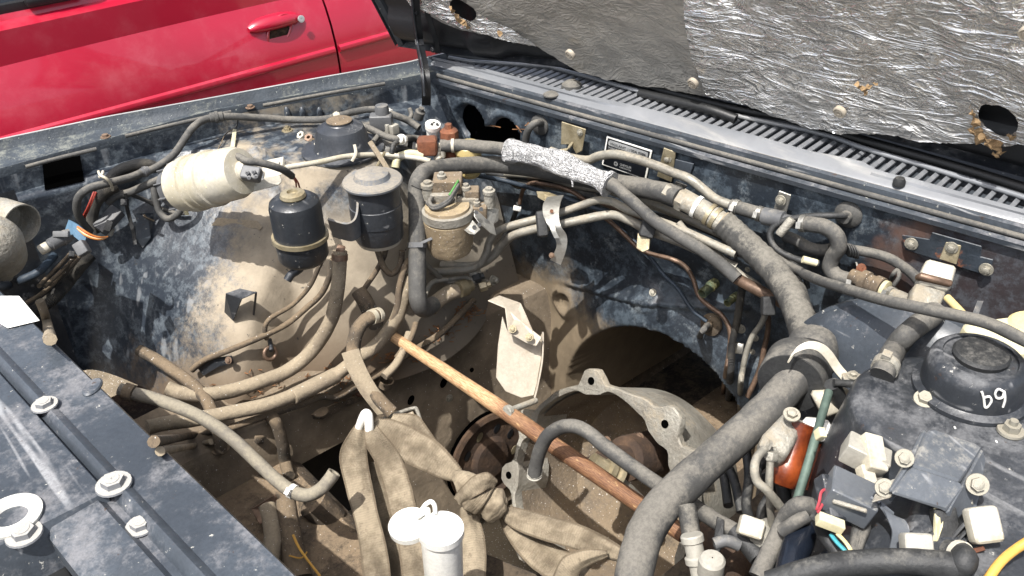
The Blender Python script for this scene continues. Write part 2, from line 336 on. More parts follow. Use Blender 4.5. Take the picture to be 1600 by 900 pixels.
def box(name,c,dim,m,parent,z=Vector((0,0,1)),x=None,b=.002,taper=0,label=None,seg=2):
    return put(name,boxmesh(name,dim,m,b,taper,seg),parent,Matrix.Translation(c)@basis(z,x),label)
def boltmesh(m,washer=True,phil=False,nut=False):
    k=(m,washer,phil,nut)
    if k in boltmesh.c: return boltmesh.c[k]
    bm=bmesh.new()
    def cyl(r1,r2,h,z0,n):
        g=bmesh.ops.create_cone(bm,cap_ends=True,segments=n,radius1=r1,radius2=r2,depth=h); bmesh.ops.translate(bm,verts=g['verts'],vec=(0,0,z0+h/2)); return g
    if washer: cyl(1.0,.96,.14,0,20)
    cyl(.66,.62,.42,.14,6)
    if nut: cyl(.34,.30,.35,.5,12)
    elif phil:
        g=cyl(.40,.40,.03,.57,14)
        for a in (0,PI/2):
            g=bmesh.ops.create_cube(bm,size=1); bmesh.ops.transform(bm,matrix=Matrix.Translation((0,0,.56))@Matrix.Rotation(a+.4,4,'Z')@Matrix.Diagonal((.62,.10,.10,1)),verts=g['verts'])
    else: cyl(.5,.35,.08,.56,14)
    me=bpy.data.meshes.new('bolt'); bm.to_mesh(me); bm.free(); me.polygons.foreach_set('use_smooth',[True]*len(me.polygons)); me.set_sharp_from_angle(angle=R(30)); me.materials.append(MT[m])
    boltmesh.c[k]=me; return me
boltmesh.c={}
def bolt(px,py,r,parent,m='boltm',v=0.0,nrm=None,name='bolt',tall=1.0,**k):
    c=P(px,py,v) if not isinstance(px,Vector) else px; nn=nrm or N(px,py)
    M=Matrix.Translation(c)@basis(nn)@Matrix.Rotation(random.random()*2,4,'Z')@Matrix.Diagonal((r,r,r*tall,1))
    o=put(name,boltmesh(m,**k),parent,M); return o
def plate(name,pts,th,m,parent,nrm=None,label=None,holes=(),b=.0012):
    """flat sheet: outline points in world space, extruded by th against nrm"""
    q=[a if isinstance(a,Vector) else P(*a) for a in pts]; c=sum(q,Vector())/len(q)
    if nrm is None:
        nrm=Vector()
        for i in range(len(q)): nrm+=(q[i]-c).cross(q[(i+1)%len(q)]-c)
        nrm.normalize()
        if nrm.dot(EYE-c)<0: nrm=-nrm
    n=len(q); vs=q+[p-nrm*th for p in q]; fs=[tuple(range(n)),tuple(range(2*n-1,n-1,-1))]+[(i,(i+1)%n,(i+1)%n+n,i+n) for i in range(n)]
    bm=bmesh.new(); bv=[bm.verts.new(v) for v in vs]
    for f in fs: bm.faces.new([bv[i] for i in f])
    bmesh.ops.recalc_face_normals(bm,faces=bm.faces)
    if b:
        try: bmesh.ops.bevel(bm,geom=list(bm.edges),offset=b,segments=1,affect='EDGES',clamp_overlap=True)
        except Exception: pass
    me=bpy.data.meshes.new(name); bm.to_mesh(me); bm.free(); me.materials.append(MT[m]); return put(name,me,parent,label=label)
def strip(name,cen,wid,th,m,parent,label=None,seg=1,widths=None,smooth=False,nrm0=None,sag=0,uv=True,crumple=0):
    """bent strip of sheet: centre line world points, width vectors (one or a list)"""
    C_=cr(cen,seg) if seg>1 else cen; n=len(C_); W=wid if isinstance(wid,list) else [wid]*len(cen)
    if seg>1: W=cr(W,seg)
    vs=[];fs=[];uvs=[];L=0; X=4 if sag==0 else 8
    for i in range(n):
        if i: L+=(C_[i]-C_[i-1]).length
        T=(C_[min(i+1,n-1)]-C_[max(i-1,0)]).normalized(); nn=T.cross(W[i]).normalized()
        if nn.dot(EYE-C_[i])<0: nn=-nn
        for j in range(X+1):
            a=j/X-.5; vs.append(C_[i]+W[i]*a+nn*(-sag*(a*2)**2+(crumple*noise.noise((C_[i]+W[i]*a)*38) if crumple else 0)+(crumple*.8*math.sin(a*9+i*.15) if crumple else 0))); uvs.append((a+.5,L))
        for j in range(X+1):
            a=j/X-.5; vs.append(C_[i]+W[i]*a-nn*th+nn*(-sag*(a*2)**2)); uvs.append((a+.5,L))
    S_=2*(X+1)
    for i in range(n-1):
        for j in range(X):
            a=i*S_+j; fs.append((a,a+1,a+1+S_,a+S_)); a+=X+1; fs.append((a,a+1,a+1+S_,a+S_))
        for j in (0,X): a=i*S_+j; fs.append((a,a+S_,a+S_+X+1,a+X+1))
    for i in (0,n-1):
        for j in range(X): a=i*S_+j; fs.append((a,a+1,a+X+2,a+X+1))
    return put(name,mesh(name,vs,fs,m,smooth=smooth or seg>1,uv=uvs,ang=40),parent,label=label)
def grid(name,fn,nu,nv,m,parent,label=None,kind=None,bvh=True,keep=None,smooth=True,ang=60):
    vs=[];uv=[]
    for i in range(nu+1):
        for j in range(nv+1): vs.append(Vector(fn(i/nu,j/nv))); uv.append((i/nu,j/nv))
    fs=[(i*(nv+1)+j,(i+1)*(nv+1)+j,(i+1)*(nv+1)+j+1,i*(nv+1)+j+1) for i in range(nu) for j in range(nv) if keep is None or keep((i+.5)/nu,(j+.5)/nv)]
    o=put(name,mesh(name,vs,fs,m,smooth,uv,ang),parent,label=label,kind=kind)
    if bvh: addbvh(o)
    return o
def sweep(name,secfn,xs,m,parent,label=None,bvh=True,ang=35,closed=False):
    """secfn(x)-> list of world points of the section"""
    vs=[];fs=[]; k=None
    for x in xs:
        s=secfn(x); k=len(s); vs+=[Vector(p) for p in s]
    for i in range(len(xs)-1):
        for j in range(k-1+(1 if closed else 0)):
            jj=(j+1)%k; fs.append((i*k+j,i*k+jj,(i+1)*k+jj,(i+1)*k+j))
    if closed: fs.append(tuple(range(k))); fs.append(tuple((len(xs)-1)*k+j for j in range(k)))
    o=put(name,mesh(name,vs,fs,m,ang=ang),parent,label=label)
    if bvh: addbvh(o)
    return o
def ss(a,b,x):
    t=min(1,max(0,(x-a)/(b-a))); return t*t*(3-2*t)
def pl(tab,x):
    if x<=tab[0][0]: return tab[0][1]
    for (a,b),(c,d) in zip(tab,tab[1:]):
        if x<=c: return b+(d-b)*(x-a)/(c-a)
    return tab[-1][1]
def lin_range(a,b,n): return [a+(b-a)*i/n for i in range(n+1)]
#=STAGE1=================================================================== setting
def gnd(u,v): return (-60+u*120,-60+v*120,-.12)
g=grid('ground',gnd,8,8,'dirt',None,kind='structure',bvh=True)
# ---------------------------------------------------------------- the dark car
CAR=thing('car','dark blue car with its bonnet up and an emptied dusty engine bay','car',(.75,1.0,0))
# far fender -------------------------------------------------
YO=[(-.1,2.06),(.339,2.03),(.55,1.99),(.751,1.932),(1.0,1.865),(1.228,1.797),(1.6,1.76),(2.4,1.76)]
YI=[(-.1,1.935),(.304,1.925),(.508,1.918),(.755,1.905),(1.0,1.83),(1.163,1.765),(1.30,1.73),(2.4,1.70)]
def fsec(x):
    o=pl(YO,x); i=pl(YI,x); return [(x,o+.10,.30),(x,o+.11,.60),(x,o+.07,.82),(x,o+.02,.905),(x,o+.004,.921),(x,o-.006,.922)]
sweep('fender',fsec,lin_range(-.1,1.33,40),'fenderedge',CAR,'far fender with a sun-faded edge')
def fsec2(x):
    o=pl(YO,x)-.006; i=pl(YI,x); return [(x,o,.9215),(x,o-.004,.912),(x,o-.01,.902),(x,.35*o+.65*i,.892),(x,i+.022,.892),(x,i+.018,.899),(x,i+.002,.900),(x,i,.893),(x,i,.872)]
FG=sweep('fender_gutter',fsec2,lin_range(-.1,1.33,40),'gutter',CAR,'speckled gutter along the far fender')
# far apron (wheelhouse + strut tower) ------------------------
TX,TY=.925,1.665
def yap(x,z):
    r_=math.sqrt(((x-.95)/.60)**2+((z-.22)/.66)**2)
    inn=1.50+.30*(z-.43)+.02*math.sin(x*9); out=pl(YI,x)-.03
    y=inn+(out-inn)*ss(.80,1.10,r_)
    Rt=.135+max(0,(.84-z))*.42; dx=x-TX
    if abs(dx)<Rt: yt=TY-math.sqrt(Rt*Rt-dx*dx)
    else: yt=9
    k=.05; h=max(k-abs(y-yt),0)/k; y=min(y,yt)-h*h*k*.25
    y-=.012*math.exp(-((x-.50)/.05)**2)*ss(.5,.6,z)           # pressed ridge
    return y
def apron(u,v):
    x=.12+u*1.16
    if v<.70:
        z=.40+(v/.70)*.435; return (x,yap(x,z)+.008*noise.noise(Vector((x*6,z*6,1))),z)
    if v<.72: t=(v-.70)/.02; y=yap(x,.835); return (x,y+.008*t,.835+.008*t)
    yi=pl(YI,x)-.004
    if v<.90: t=(v-.72)/.18; y0=yap(x,.835)+.008; return (x,y0+(yi-y0)*t,.843+.004*math.sin(x*30)*math.sin(t*PI)*0)
    t=(v-.90)/.10; return (x,yi,.843+t*.04)
AP=grid('inner_wing',apron,150,100,'apron',CAR,'far wheelhouse panel, half dark blue paint and half tan dust')
# front of the wheelhouse below/forward: closing wall under the fender
grid('inner_wing',lambda u,v:(-.1+u*.40,1.86+.02*math.sin(u*5)-.12*v*(1-u),.885-v*.62),20,20,'black',CAR,'black front of the far inner wing')
# far frame rail ---------------------------------------------
def rsec(x):
    zt=.415+.02*math.sin(x*3); d=ss(.74,.84,x)*.36
    return [(x,1.56,zt+.03),(x,1.50,zt+.004),(x,1.425,zt),(x,1.408,zt-.006),(x,1.400,zt-.02),(x,1.396-d*.14,zt-.12-d*.5),(x,1.393-d*.30,zt-.15-d),(x,1.42,zt-.165-d),(x,1.52,zt-.17-d)]
RAIL=sweep('frame_rail',rsec,lin_range(-.05,1.45,50),'railgrime',CAR,'brown grimy frame rail along the far side')
# ---------------------------------------------------------------- firewall
def fwx(y): return 1.262+.152*(1.75-y)
hole_c=[onx(734,196,1.30),onx(783,208,1.30)]
def sd_seg(y,z,a,b):
    ay,az=a; by,bz=b; t=((y-ay)*(by-ay)+(z-az)*(bz-az))/((by-ay)**2+(bz-az)**2+1e-9); t=min(1,max(0,t)); return math.hypot(y-ay-t*(by-ay),z-az-t*(bz-az))
def hd_(y,z):
    a=onf(735,192); b=onf(790,212)
    return min(math.hypot(y-a[0],z-a[1])-.047, math.hypot(y-b[0],z-b[1])-.046, sd_seg(y,z,onf(740,212),onf(785,222))-.032)
def fw(u,v):
    y=1.80-u*1.85; z=.05+v*.83
    q=hd_(y,z)
    if abs(q+.004)<.0048:
        e=.001; gy=(hd_(y+e,z)-q)/e; gz=(hd_(y,z+e)-q)/e; y-=gy*(q+.004); z-=gz*(q+.004)
    x=fwx(y)
    # pressings
    x+=.012*ss(.02,.03,abs(z-.78))*0
    c=onf(885,470); d=math.hypot(y-c[0],z-c[1]); x-=.012*(ss(.052,.03,d)); x+=.016*ss(.026,.018,d)
    c=onf(1020,457); d=math.hypot(y-c[0],z-c[1]); x-=.006*ss(.04,.028,d)
    c=onf(1115,580); d=math.hypot(y-c[0],z-c[1]); x-=.006*ss(.05,.04,d)
    x-=.010*ss(.006,0,abs((z-.50)-(y-1.1)*-.25)-.004)*ss(.85,.9,y)*ss(1.4,1.3,y)
    # heart-shaped opening
    a=onf(735,192); b=onf(790,212)
    d=min(math.hypot((y-a[0])/1.0,(z-a[1])/1.0)-.047, math.hypot(y-b[0],z-b[1])-.043, sd_seg(y,z,onf(740,212),onf(785,222))-.03)
    x+=.02*ss(.003,-.006,d); x-=.004*ss(.012,.006,abs(d-.010))
    # transmission tunnel mouth
    d=math.hypot((y-1.03)/1.0,(z-.14)/1.15)-.265
    if z<.14: d=abs(y-1.03)-.265
    x+=.55*ss(.0,-.02,d); x-=.05*ss(.13,.0,d)
    x+= -.10*ss(.35,.05,z)*ss(-.0,.2,d)
    return (x,y,z)
def onf(px,py):
    # pixel on the skewed firewall plane -> (y,z)
    d=ray(px,py); # x=1.222+.145*(1.75-y)
    t=(1.262+.152*1.75)/(d.x+.152*d.y); p=EYE+d*t; return (p.y,p.z)
def holed(u,v):
    y=1.80-u*1.85; z=.05+v*.83; a=onf(735,192); b=onf(790,212)
    return hd_(y,z)
FWL=grid('firewall',fw,300,150,'firewall',CAR,'dark mottled firewall with a heart shaped opening',ang=80,keep=lambda u,v:holed(u,v)>-.0042)
vs=[(1.36,1.2,.55),(1.62,1.2,.55),(1.62,1.8,.55),(1.36,1.8,.55),(1.36,1.2,.895),(1.62,1.2,.895),(1.62,1.8,.895),(1.36,1.8,.895)]
put('plenum',mesh('plenum',vs,[(0,1,2,3),(4,5,6,7),(1,2,6,5),(0,1,5,4),(2,3,7,6)],'black'),CAR)
# top flange with seal gutter
def seal(x0,dx0,dx1,z0,z1): pass
def csec(y):
    x=fwx(y); return [(x+.0,y,.868),(x-.012,y,.874),(x-.014,y,.884),(x-.002,y,.886),(x+.000,y,.880),(x+.010,y,.880),(x+.012,y,.902),(x+.020,y,.905)]
sweep('firewall_flange',csec,lin_range(1.80,-.05,40),'navy',CAR,'grooved flange along the top of the firewall')
tube('rubber_seal',[Vector((fwx(y)+.004,y,.890)) for y in lin_range(1.78,-.03,12)],.0055,'rubgrey',CAR,8,4)
# cowl -----------------------------------------------------------
GX0=[]
for a_ in ((690,93),(732,101),(820,124),(901,146),(985,164),(1070,184),(1127,199),(1195,216),(1262,236),(1347,252),(1377,270),(1418,277),(1499,300),(1600,328)):
    p_=onz(a_[0],a_[1],.918); GX0.append((p_.y,max(.012,p_.x-fwx(p_.y)-.02)))
GX0.sort()
def c2(y):
    x=fwx(y)+.020; g_=pl(GX0,y); e=[(x,y,.9055),(x+.004,y,.9090),(x+.014,y,.9135),(x+g_*.5,y,.918),(x+g_-.004,y,.921),(x+g_,y,.918),(x+g_+.002,y,.898)]; return e
sweep('cowl_panel',c2,lin_range(1.80,-.05,60),'cowl',CAR,'faded grey cowl panel in front of the vents')
GX1=[]
for a_ in ((700,90),(860,100),(1000,138),(1130,172),(1290,204),(1360,230),(1440,252),(1600,302),(1750,350)):
    p_=onz(a_[0],a_[1],.921); GX1.append((p_.y,p_.x))
GX1.sort()
def gx1(y): return max(pl(GX1,y),fwx(y)+.02+pl(GX0,y)+.03)
MT['tray']=mat('shaded_vent_tray','3c4147',.6,0,'2c3035',8,.2,'6c6a66',9,.1,.2,70)
sweep('vent_tray',lambda y:[(fwx(y)+.02+pl(GX0,y),y,.897),(gx1(y)+.05,y,.899)],lin_range(1.80,-.05,30),'tray',CAR,'dark tray under the vent slats')
sw=sweep('windscreen_base',lambda y:[(gx1(y),y,.899),(gx1(y)+.006,y,.923),(gx1(y)+.05,y,.930),(gx1(y)+.12,y,.915),(gx1(y)+.5,y,1.25)],lin_range(1.80,-.05,30),'black',CAR,'black strip behind the vents')
sl_me=boxmesh('vent_slat',(1,.0070,.0035),'cowl',.0)
bm=bmesh.new(); bm.from_mesh(sl_me)
for v_ in bm.verts:
    v_.co.z+=v_.co.y*.55
bm.to_mesh(sl_me); bm.free()
VENT=put('vent_grille',tubemesh('vent_rim',[Vector((gx1(y)-.006,y,.917)) for y in lin_range(1.76,0,30)],.005,'cowl',8),CAR,label='louvred vent grille with many slats')
y=1.735
while y>.02:
    x0=fwx(y)+.02+pl(GX0,y)-.002; x1=gx1(y)
    put('vent_slat',sl_me,VENT,Matrix.Translation(((x0+x1)/2,y,.909))@Matrix.Rotation(.10,4,'Z')@Matrix.Diagonal((x1-x0,1,1,1))); y-=.0205
# ---------------------------------------------------------------- hood
TH=R(66); HD=Vector((-math.cos(TH),0,math.sin(TH))); HN=Vector((-math.sin(TH),0,-math.cos(TH)))   # HN: underside normal
HE=[(1.87,1.20),(1.80,1.235),(1.72,1.29),(1.5,1.40),(1.25,1.455),(.9,1.475),(.46,1.545),(.1,1.60),(-.05,1.60)]
def he(y): return 1.60-.012*(y)-.19*ss(.2,2.6,y)-.20*ss(1.15,2.05,y)
def hpt(y,s,k=0): # k: offset towards the engine side
    e=he(y); base=Vector((e,y,.955)); return base+HD*s+HN*k
def hood(u,v):
    y=1.85-u*1.87; s=v*1.15
    k=.0
    k+=.020*ss(.0,.03,s)*ss(.10,.07,s)           # rear stiffening rib
    k+=.010*ss(.05,.03,abs(s-.25+.12*math.cos((y-1)*3)))
    k+=.018*ss(.05,.03,abs(y-1.62+s*.25))
    return hpt(y,s,k)
HOOD=grid('hood',hood,110,70,'hoodblack',CAR,'raised black bonnet seen from below',bvh=True)
grid('hood_skin',lambda u,v:hpt(1.87-u*1.91,v*1.16,-.02+.0*u)-HN*.02*math.sin(v*PI),20,16,'navy',HOOD,bvh=False)
sweep('hood_edge',lambda s:[hpt(1.872,s,.014),hpt(1.876,s,.0),hpt(1.874,s,-.022),hpt(1.86,s,-.022),hpt(1.855,s,.006),hpt(1.862,s,.014)],lin_range(-.01,1.16,12),'black',HOOD,bvh=False)
sweep('hood_edge',lambda y:[hpt(y,-.012,.012),hpt(y,-.016,.0),hpt(y,-.014,-.02),hpt(y,.004,-.022)],lin_range(1.87,-.05,40),'black',HOOD,bvh=False)
# near apron (this side) ------------------------------------------
NX,NY=1.03,.32
def yan(x,z):
    r_=math.sqrt(((x-.95)/.60)**2+((z-.22)/.66)**2)
    inn=.40-.22*(z-.43); out=.10
    y=inn+(out-inn)*ss(.85,1.10,r_)
    Rt=.118+max(0,(.84-z))*.20; dx=x-NX
    yt=NY+math.sqrt(Rt*Rt-dx*dx) if abs(dx)<Rt else -9
    k=.06; h=max(k-abs(y-yt),0)/k; return max(y,yt)+h*h*k*.25
def napron(u,v):
    x=.12+u*1.33
    if v<.70: z=.15+(v/.70)*.67; return (x,yan(x,z),z)
    if v<.74: t=(v-.70)/.04; return (x,yan(x,.82)-.02*t*t,.82+.022*math.sin(t*PI/2))
    t=(v-.74)/.26; y0=yan(x,.82)-.02; return (x,y0+(-.02-y0)*t,.842)
grid('inner_wing',napron,120,80,'black',CAR,'black inner wing on the near side')
def nrail(x): return [(x,.44,.40),(x,.56,.40),(x,.62,.385),(x,.63,.36),(x,.63,.20),(x,.60,.18)]
sweep('frame_rail',nrail,lin_range(-.05,1.45,20),'darkfl',CAR,'dark frame rail on the near side')
box_later=1
# cross member and floor pieces
def xm(y): return [(.30,y,.20),(.33,y,.30),(.36,y,.315),(.54,y,.315),(.57,y,.29),(.60,y,.18)]
sweep('crossmember',xm,lin_range(.55,1.46,14),'grime',CAR,'brown crossmember under the bay')
# ---------------------------------------------------------------- radiator support
XR=[(-.1,.262),(.62,.229),(.947,.204),(1.445,.167),(1.95,.13)]
def rs(y):
    e=pl(XR,y); return [(e-.02,y,.80),(e-.004,y,.83),(e,y,.892),(e-.004,y,.899),(e-.060,y,.900),(e-.066,y,.9045),(e-.070,y,.906),(e-.074,y,.904),(e-.082,y,.892),(e-.090,y,.892),(e-.097,y,.899),(e-.150,y,.896),(e-.158,y,.890),(e-.158,y,.86)]
RS=sweep('radiator_support',rs,lin_range(-.1,1.93,40),'navy',CAR,'dusty navy radiator support bar with a pressed bead')
#=STAGE2===
def rp(w_,d): return w_/F*d/2
def axis_px(a,b): return (P(*b)-P(*a))
# ---- front bodywork details
lp=grid('latch_panel',lambda u,v:((pl(XR,1.42-u*.58)-.086)-(v*.36), 1.42-u*.58, .9035-.10*ss(.0,.10,max(0,u-.97)*3)-.07*ss(.93,1,u)-.012*ss(.0,.02,abs(v-.13)-.0)*0),30,20,'navy',CAR,'flat navy panel with a white ring hole beside the support bar')
for q in ((70,633,.017),(178,757,.021),(220,822,.017),(38,835,.020)):
    bolt(q[0],q[1],q[2],CAR,'boltpaint',nrm=Vector((0,0,1)),phil=True,tall=.8)
c=P(18,806,.004); lathe('white_ring',[(.017,-.004),(.032,-.004),(.033,.001),(.028,.004),(.019,.002),(.017,-.004)],'white',CAR,c+Vector((0,0,.001)),Vector((0,0,1)),36,label='white painted ring round a hole')
plate('glare_patch',[onz(-6,462,.903),onz(30,462,.903),onz(62,500,.903),onz(12,512,.903),onz(-8,500,.903)],.0015,'white',CAR,Vector((0,0,1)))  # white plate painted in for the glare on the support bar
c=P(145,606,.0); lathe('oval_plug',[(.019,0),(.019,.002),(.016,.004),(.001,.003)],'navy',CAR,c,Vector((0,0,1)),20,sq=.6)
# radiator core and lower hidden front
box('radiator_core',Vector((.03,1.0,.50)),(.05,1.0,.70),'trim',CAR)
# far fender small things
for q in ((165,214),(391,168)): bolt(q[0],q[1],.011,CAR,'boltrust',v=.004,nrm=Vector((0,0,1)))
for a,b in (((40,262),(150,234)),((195,214),(360,176)),((410,166),(600,132))):
    p0=onz(a[0],a[1],.897); p1=onz(b[0],b[1],.897); tube('hood_bump_strip',[p0+Vector((0,-.004,.003)),p0.lerp(p1,.5)+Vector((0,-.004,.004)),p1+Vector((0,-.004,.003))],.0045,'rubgrey',CAR,8,4)
# rectangular opening in far inner wing: its dark is a flat black sheet
q=[P(66,252,.003),P(125,243,.003),P(132,283,.003),P(70,297,.003)]
plate('wing_opening_dark',q,.001,'void',CAR,b=0,label='rectangular opening in the inner wing, its dark painted flat black')
for x in (449,473,500):
    c=P(x,178,.0); lathe('pressed_rib',[(.007,-.02),(.008,-.012),(.007,.010),(.004,.016),(.001,.018)],'navy',CAR,c,Vector((0,0,1)),12)
# horn / cup at far left
ax=(RT*.80-FW*.35-UP*.25).normalized(); c=P(2,338,1.70)
HORN=lathe('horn_cup',[(.030,-.04),(.036,0),(.038,.055),(.0385,.060),(.036,.060),(.034,.02),(.030,.012),(.001,.01)],'alu',CAR,c,ax,32,label='open metal cup behind the headlamp')
box('tab',c+UP*.0-RT*.004-FW*.04,(.02,.03,.004),'zinc',HORN,-FW)
lathe('headlamp_back',[(.052,-.06),(.052,0),(.047,.02),(.033,.036),(.015,.045),(.001,.047)],'alu',CAR,P(-12,380,1.62),(RT*.35-FW*.8+UP*.3).normalized(),32,label='domed dusty metal back of the headlamp')
bolt(11,432,.012,CAR,'boltm')
# ---- hood insulation
fs=[] 
def hproj(px,py,k=.045):
    # pixel on the bonnet underside plane -> (y, s)
    d=ray(px,py); n_=HN; y=1.0
    for _ in range(12):
        p0=hpt(y,0,k); t=(p0-EYE).dot(n_)/d.dot(n_); p=EYE+d*t; y=.5*y+.5*p.y
        y=min(1.9,max(-.3,y))
    return p,(p-hpt(y,0,k)).dot(HD)
def hp(px,py,k=.045): return hproj(px,py,k)[0]
LD=Vector((0,-1,0))
def foilsheet(name,outline,m,k,amp,label,dens=130,seed=0,bell=0):
    q=[hproj(x,y,k) for x,y in outline]
    pts=[(-p.y,s_) for p,s_ in q]
    x0,x1=min(p[0] for p in pts),max(p[0] for p in pts); y0,y1=min(p[1] for p in pts),max(p[1] for p in pts)
    def inside(a,b):
        c=False; n_=len(pts)
        for i in range(n_):
            (ax_,ay),(bx,by)=pts[i],pts[(i+1)%n_]
            if (ay>b)!=(by>b) and a<(bx-ax_)*(b-ay)/(by-ay)+ax_: c=not c
        return c
    hol=[]
    for (hx,hy,hr) in HOLES:
        p,s_=hproj(hx,hy,k); hol.append((-p.y,s_,hr))
    def jag(a,b): return .004*noise.noise(Vector((a*55,b*55,seed+5)))+.0025*noise.noise(Vector((a*170,b*170,seed+6)))
    def near(a,b):
        best=None
        for i in range(len(pts)):
            (ax_,ay),(bx,by)=pts[i],pts[(i+1)%len(pts)]; l2=(bx-ax_)**2+(by-ay)**2+1e-12
            t=min(1,max(0,((a-ax_)*(bx-ax_)+(b-ay)*(by-ay))/l2)); qx,qy=ax_+t*(bx-ax_),ay+t*(by-ay); d=(qx-a)**2+(qy-b)**2
            if best is None or d<best[0]: best=(d,qx,qy)
        return best
    def hrad(h0,h1,hr,a,b): q=math.atan2(b-h1,a-h0); return hr*(1+.14*noise.noise(Vector((math.cos(q)*1.3,math.sin(q)*1.3,hr*90)))+.05*noise.noise(Vector((math.cos(q)*7,math.sin(q)*7,2))))
    nx,ny=int((x1-x0)*dens),int((y1-y0)*dens); ny=min(ny,int(.72*dens)); idx={}; vs=[];F_=[]; ins={}
    def inn(i,j):
        if (i,j) not in ins:
            a,b=x0+i/dens,y0+j/dens
            ins[i,j]=inside(a,b) and not any(math.hypot(a-h0,b-h1)<hrad(h0,h1,hr,a,b) for h0,h1,hr in hol)
        return ins[i,j]
    def vid(i,j):
        if (i,j) in idx: return idx[i,j]
        a,b=x0+i/dens,y0+j/dens
        if not inn(i,j):
            hit=False
            for h0,h1,hr in hol:
                d=math.hypot(a-h0,b-h1); rr_=hrad(h0,h1,hr,a,b)
                if d<rr_: a,b=h0+(a-h0)/d*rr_,h1+(b-h1)/d*rr_; hit=True
            if not hit:
                _,a,b=near(a,b); a+=jag(a,b); b+=jag(b,a)
        h=amp*(noise.noise(Vector((a*7,b*4,seed)))*1.2+noise.noise(Vector((a*22+b*8,b*16,seed)))*.5+abs(noise.noise(Vector((a*45,b*26,seed))))*.35)
        vs.append(hpt(-a,b,k+h)); idx[i,j]=len(vs)-1; return len(vs)-1
    for i in range(-1,nx+1):
        for j in range(-1,ny):
            q=((i,j),(i+1,j),(i+1,j+1),(i,j+1)); c_=sum(inn(*e) for e in q)
            if c_>=1: F_.append(tuple(vid(*e) for e in q))
    o=put(name,mesh(name,vs,F_,m,ang=180),HOOD,label=label); return o
HOLES=[(724,14,.030),(1560,186,.0335)]
foilsheet('insulation_pad',[(1085,-700),(1072,20),(1080,88),(1103,150),(1180,170),(1262,200),(1290,203),(1340,208),(1400,214),(1440,222),(1500,226),(1545,228),(1600,226),(1700,240),(1900,240),(1900,-700)],'foil',.040,.010,'shiny crinkled foil pad under the bonnet',150,3)
foilsheet('insulation_pad',[(560,-160),(640,8),(690,32),(720,45),(760,52),(800,66),(838,74),(870,92),(905,112),(950,124),(1000,133),(1060,143),(1110,150),(1106,110),(1094,90),(1094,-700),(560,-700)],'foildull',.036,.006,'dull grey foil pad with a thin crinkled left edge',110,8)
foilsheet('foil_edge',[(560,-160),(640,8),(690,32),(722,45),(760,53),(800,67),(838,75),(800,48),(765,32),(735,10),(700,-16),(600,-160)],'foil',.046,.008,'bright torn foil edge',160,4)
for x,y in ((890,86),(1082,131),(1311,176),(1604,54)):
    c=hp(x,y,.058); lathe('pad_fastener',[(.012,-.006),(.0125,.001),(.010,.003),(.0075,.0015),(.006,.003),(.003,.003),(.001,.0005)],'bracketalu',HOOD,c,HN,24)
# frayed fibre round the holes
rng=random.Random(5)
def fray(name,pts,k,m='fibre'):
    vs=[];fc=[]
    for (x,y,r_) in pts:
        c=hp(x,y,k); a=rng.random()*6.28; n_=9; b0=len(vs); vs.append(c+HN*.004)
        for i in range(n_): q_=a+i*2*PI/n_; vs.append(c+(LD*math.cos(q_)+HD*math.sin(q_))*r_*(.6+.7*rng.random())+HN*rng.uniform(-.006,.004))
        fc+=[(b0,b0+1+i,b0+1+(i+1)%n_) for i in range(n_)]
    return put(name,mesh(name,vs,fc,m,smooth=False),HOOD,label=None)
for q in [(1525,190,.010,.043),(1524,205,.010,.043),(1532,217,.012,.043),(1545,222,.012,.043),(1556,226,.010,.043),(1563,238,.007,.043),(1580,214,.008,.043),(1520,176,.006,.043),(1553,231,.008,.043),(1556,242,.006,.043),
          (713,28,.013,.050),(722,36,.011,.050),(730,40,.009,.050),(706,16,.009,.050),(780,53,.009,.050),(1348,140,.0085,.058),(1341,134,.006,.058),(1356,136,.006,.058),(1369,131,.005,.058),(1352,147,.005,.058)]:
    fray('frayed_fibre',[q[:3]],q[3])
# hood hinge
strip('hinge',[hp(646,-30,.05),hp(651,30,.055),hp(656,70,.05),P(663,105,1.98),P(666,140,1.98),P(666,165,2.02)],RT*.020,.004,'hoodblack',CAR,seg=4,label='black hinge arm of the bonnet')
strip('hinge',[hp(664,10,.04),hp(680,60,.045),hp(684,84,.03)],RT*.012,.004,'hoodblack',HOOD,seg=4)
tube('hinge_bead',[hp(640,-30,.055),hp(647,30,.06),hp(653,70,.056),P(660,105,1.97),P(663,150,1.97)],.003,'black',CAR,8)
for x,y in ((650,20),(676,78)): bolt(hp(x,y,.052),0,.008,CAR,'hoodblack',nrm=HN)
# wiper pieces and washers on cowl
lathe('rubber_stop',[(.018,-.004),(.025,.006),(.023,.018),(.012,.026),(.001,.027)],'rubgrey',CAR,P(893,143,.003),Vector((0,0,1)),24,label='grey rubber bump stop by the vent slats')
lathe('rubber_stop',[(.018,0),(.018,.003),(.012,.007),(.001,.008)],'rubgrey',CAR,P(861,149,.001),Vector((0,0,1)),24)
lathe('rubber_stop',[(.011,0),(.011,.008),(.008,.014),(.001,.016)],'rubber',CAR,P(1404,289,.001),Vector((0,0,1)),24,label='small black rubber stop on the cowl')
tube('wiper_arm',[(1000,146,.02),(1060,160,.03),(1110,172,.035),(1150,186,.03)],.011,'trim',CAR,10,label='black wiper arm under the bonnet edge')
tube('hood_seal',[Vector((gx1(y)+.012,y,.925)) for y in lin_range(1.5,.0,10)],.010,'trim',CAR,8)
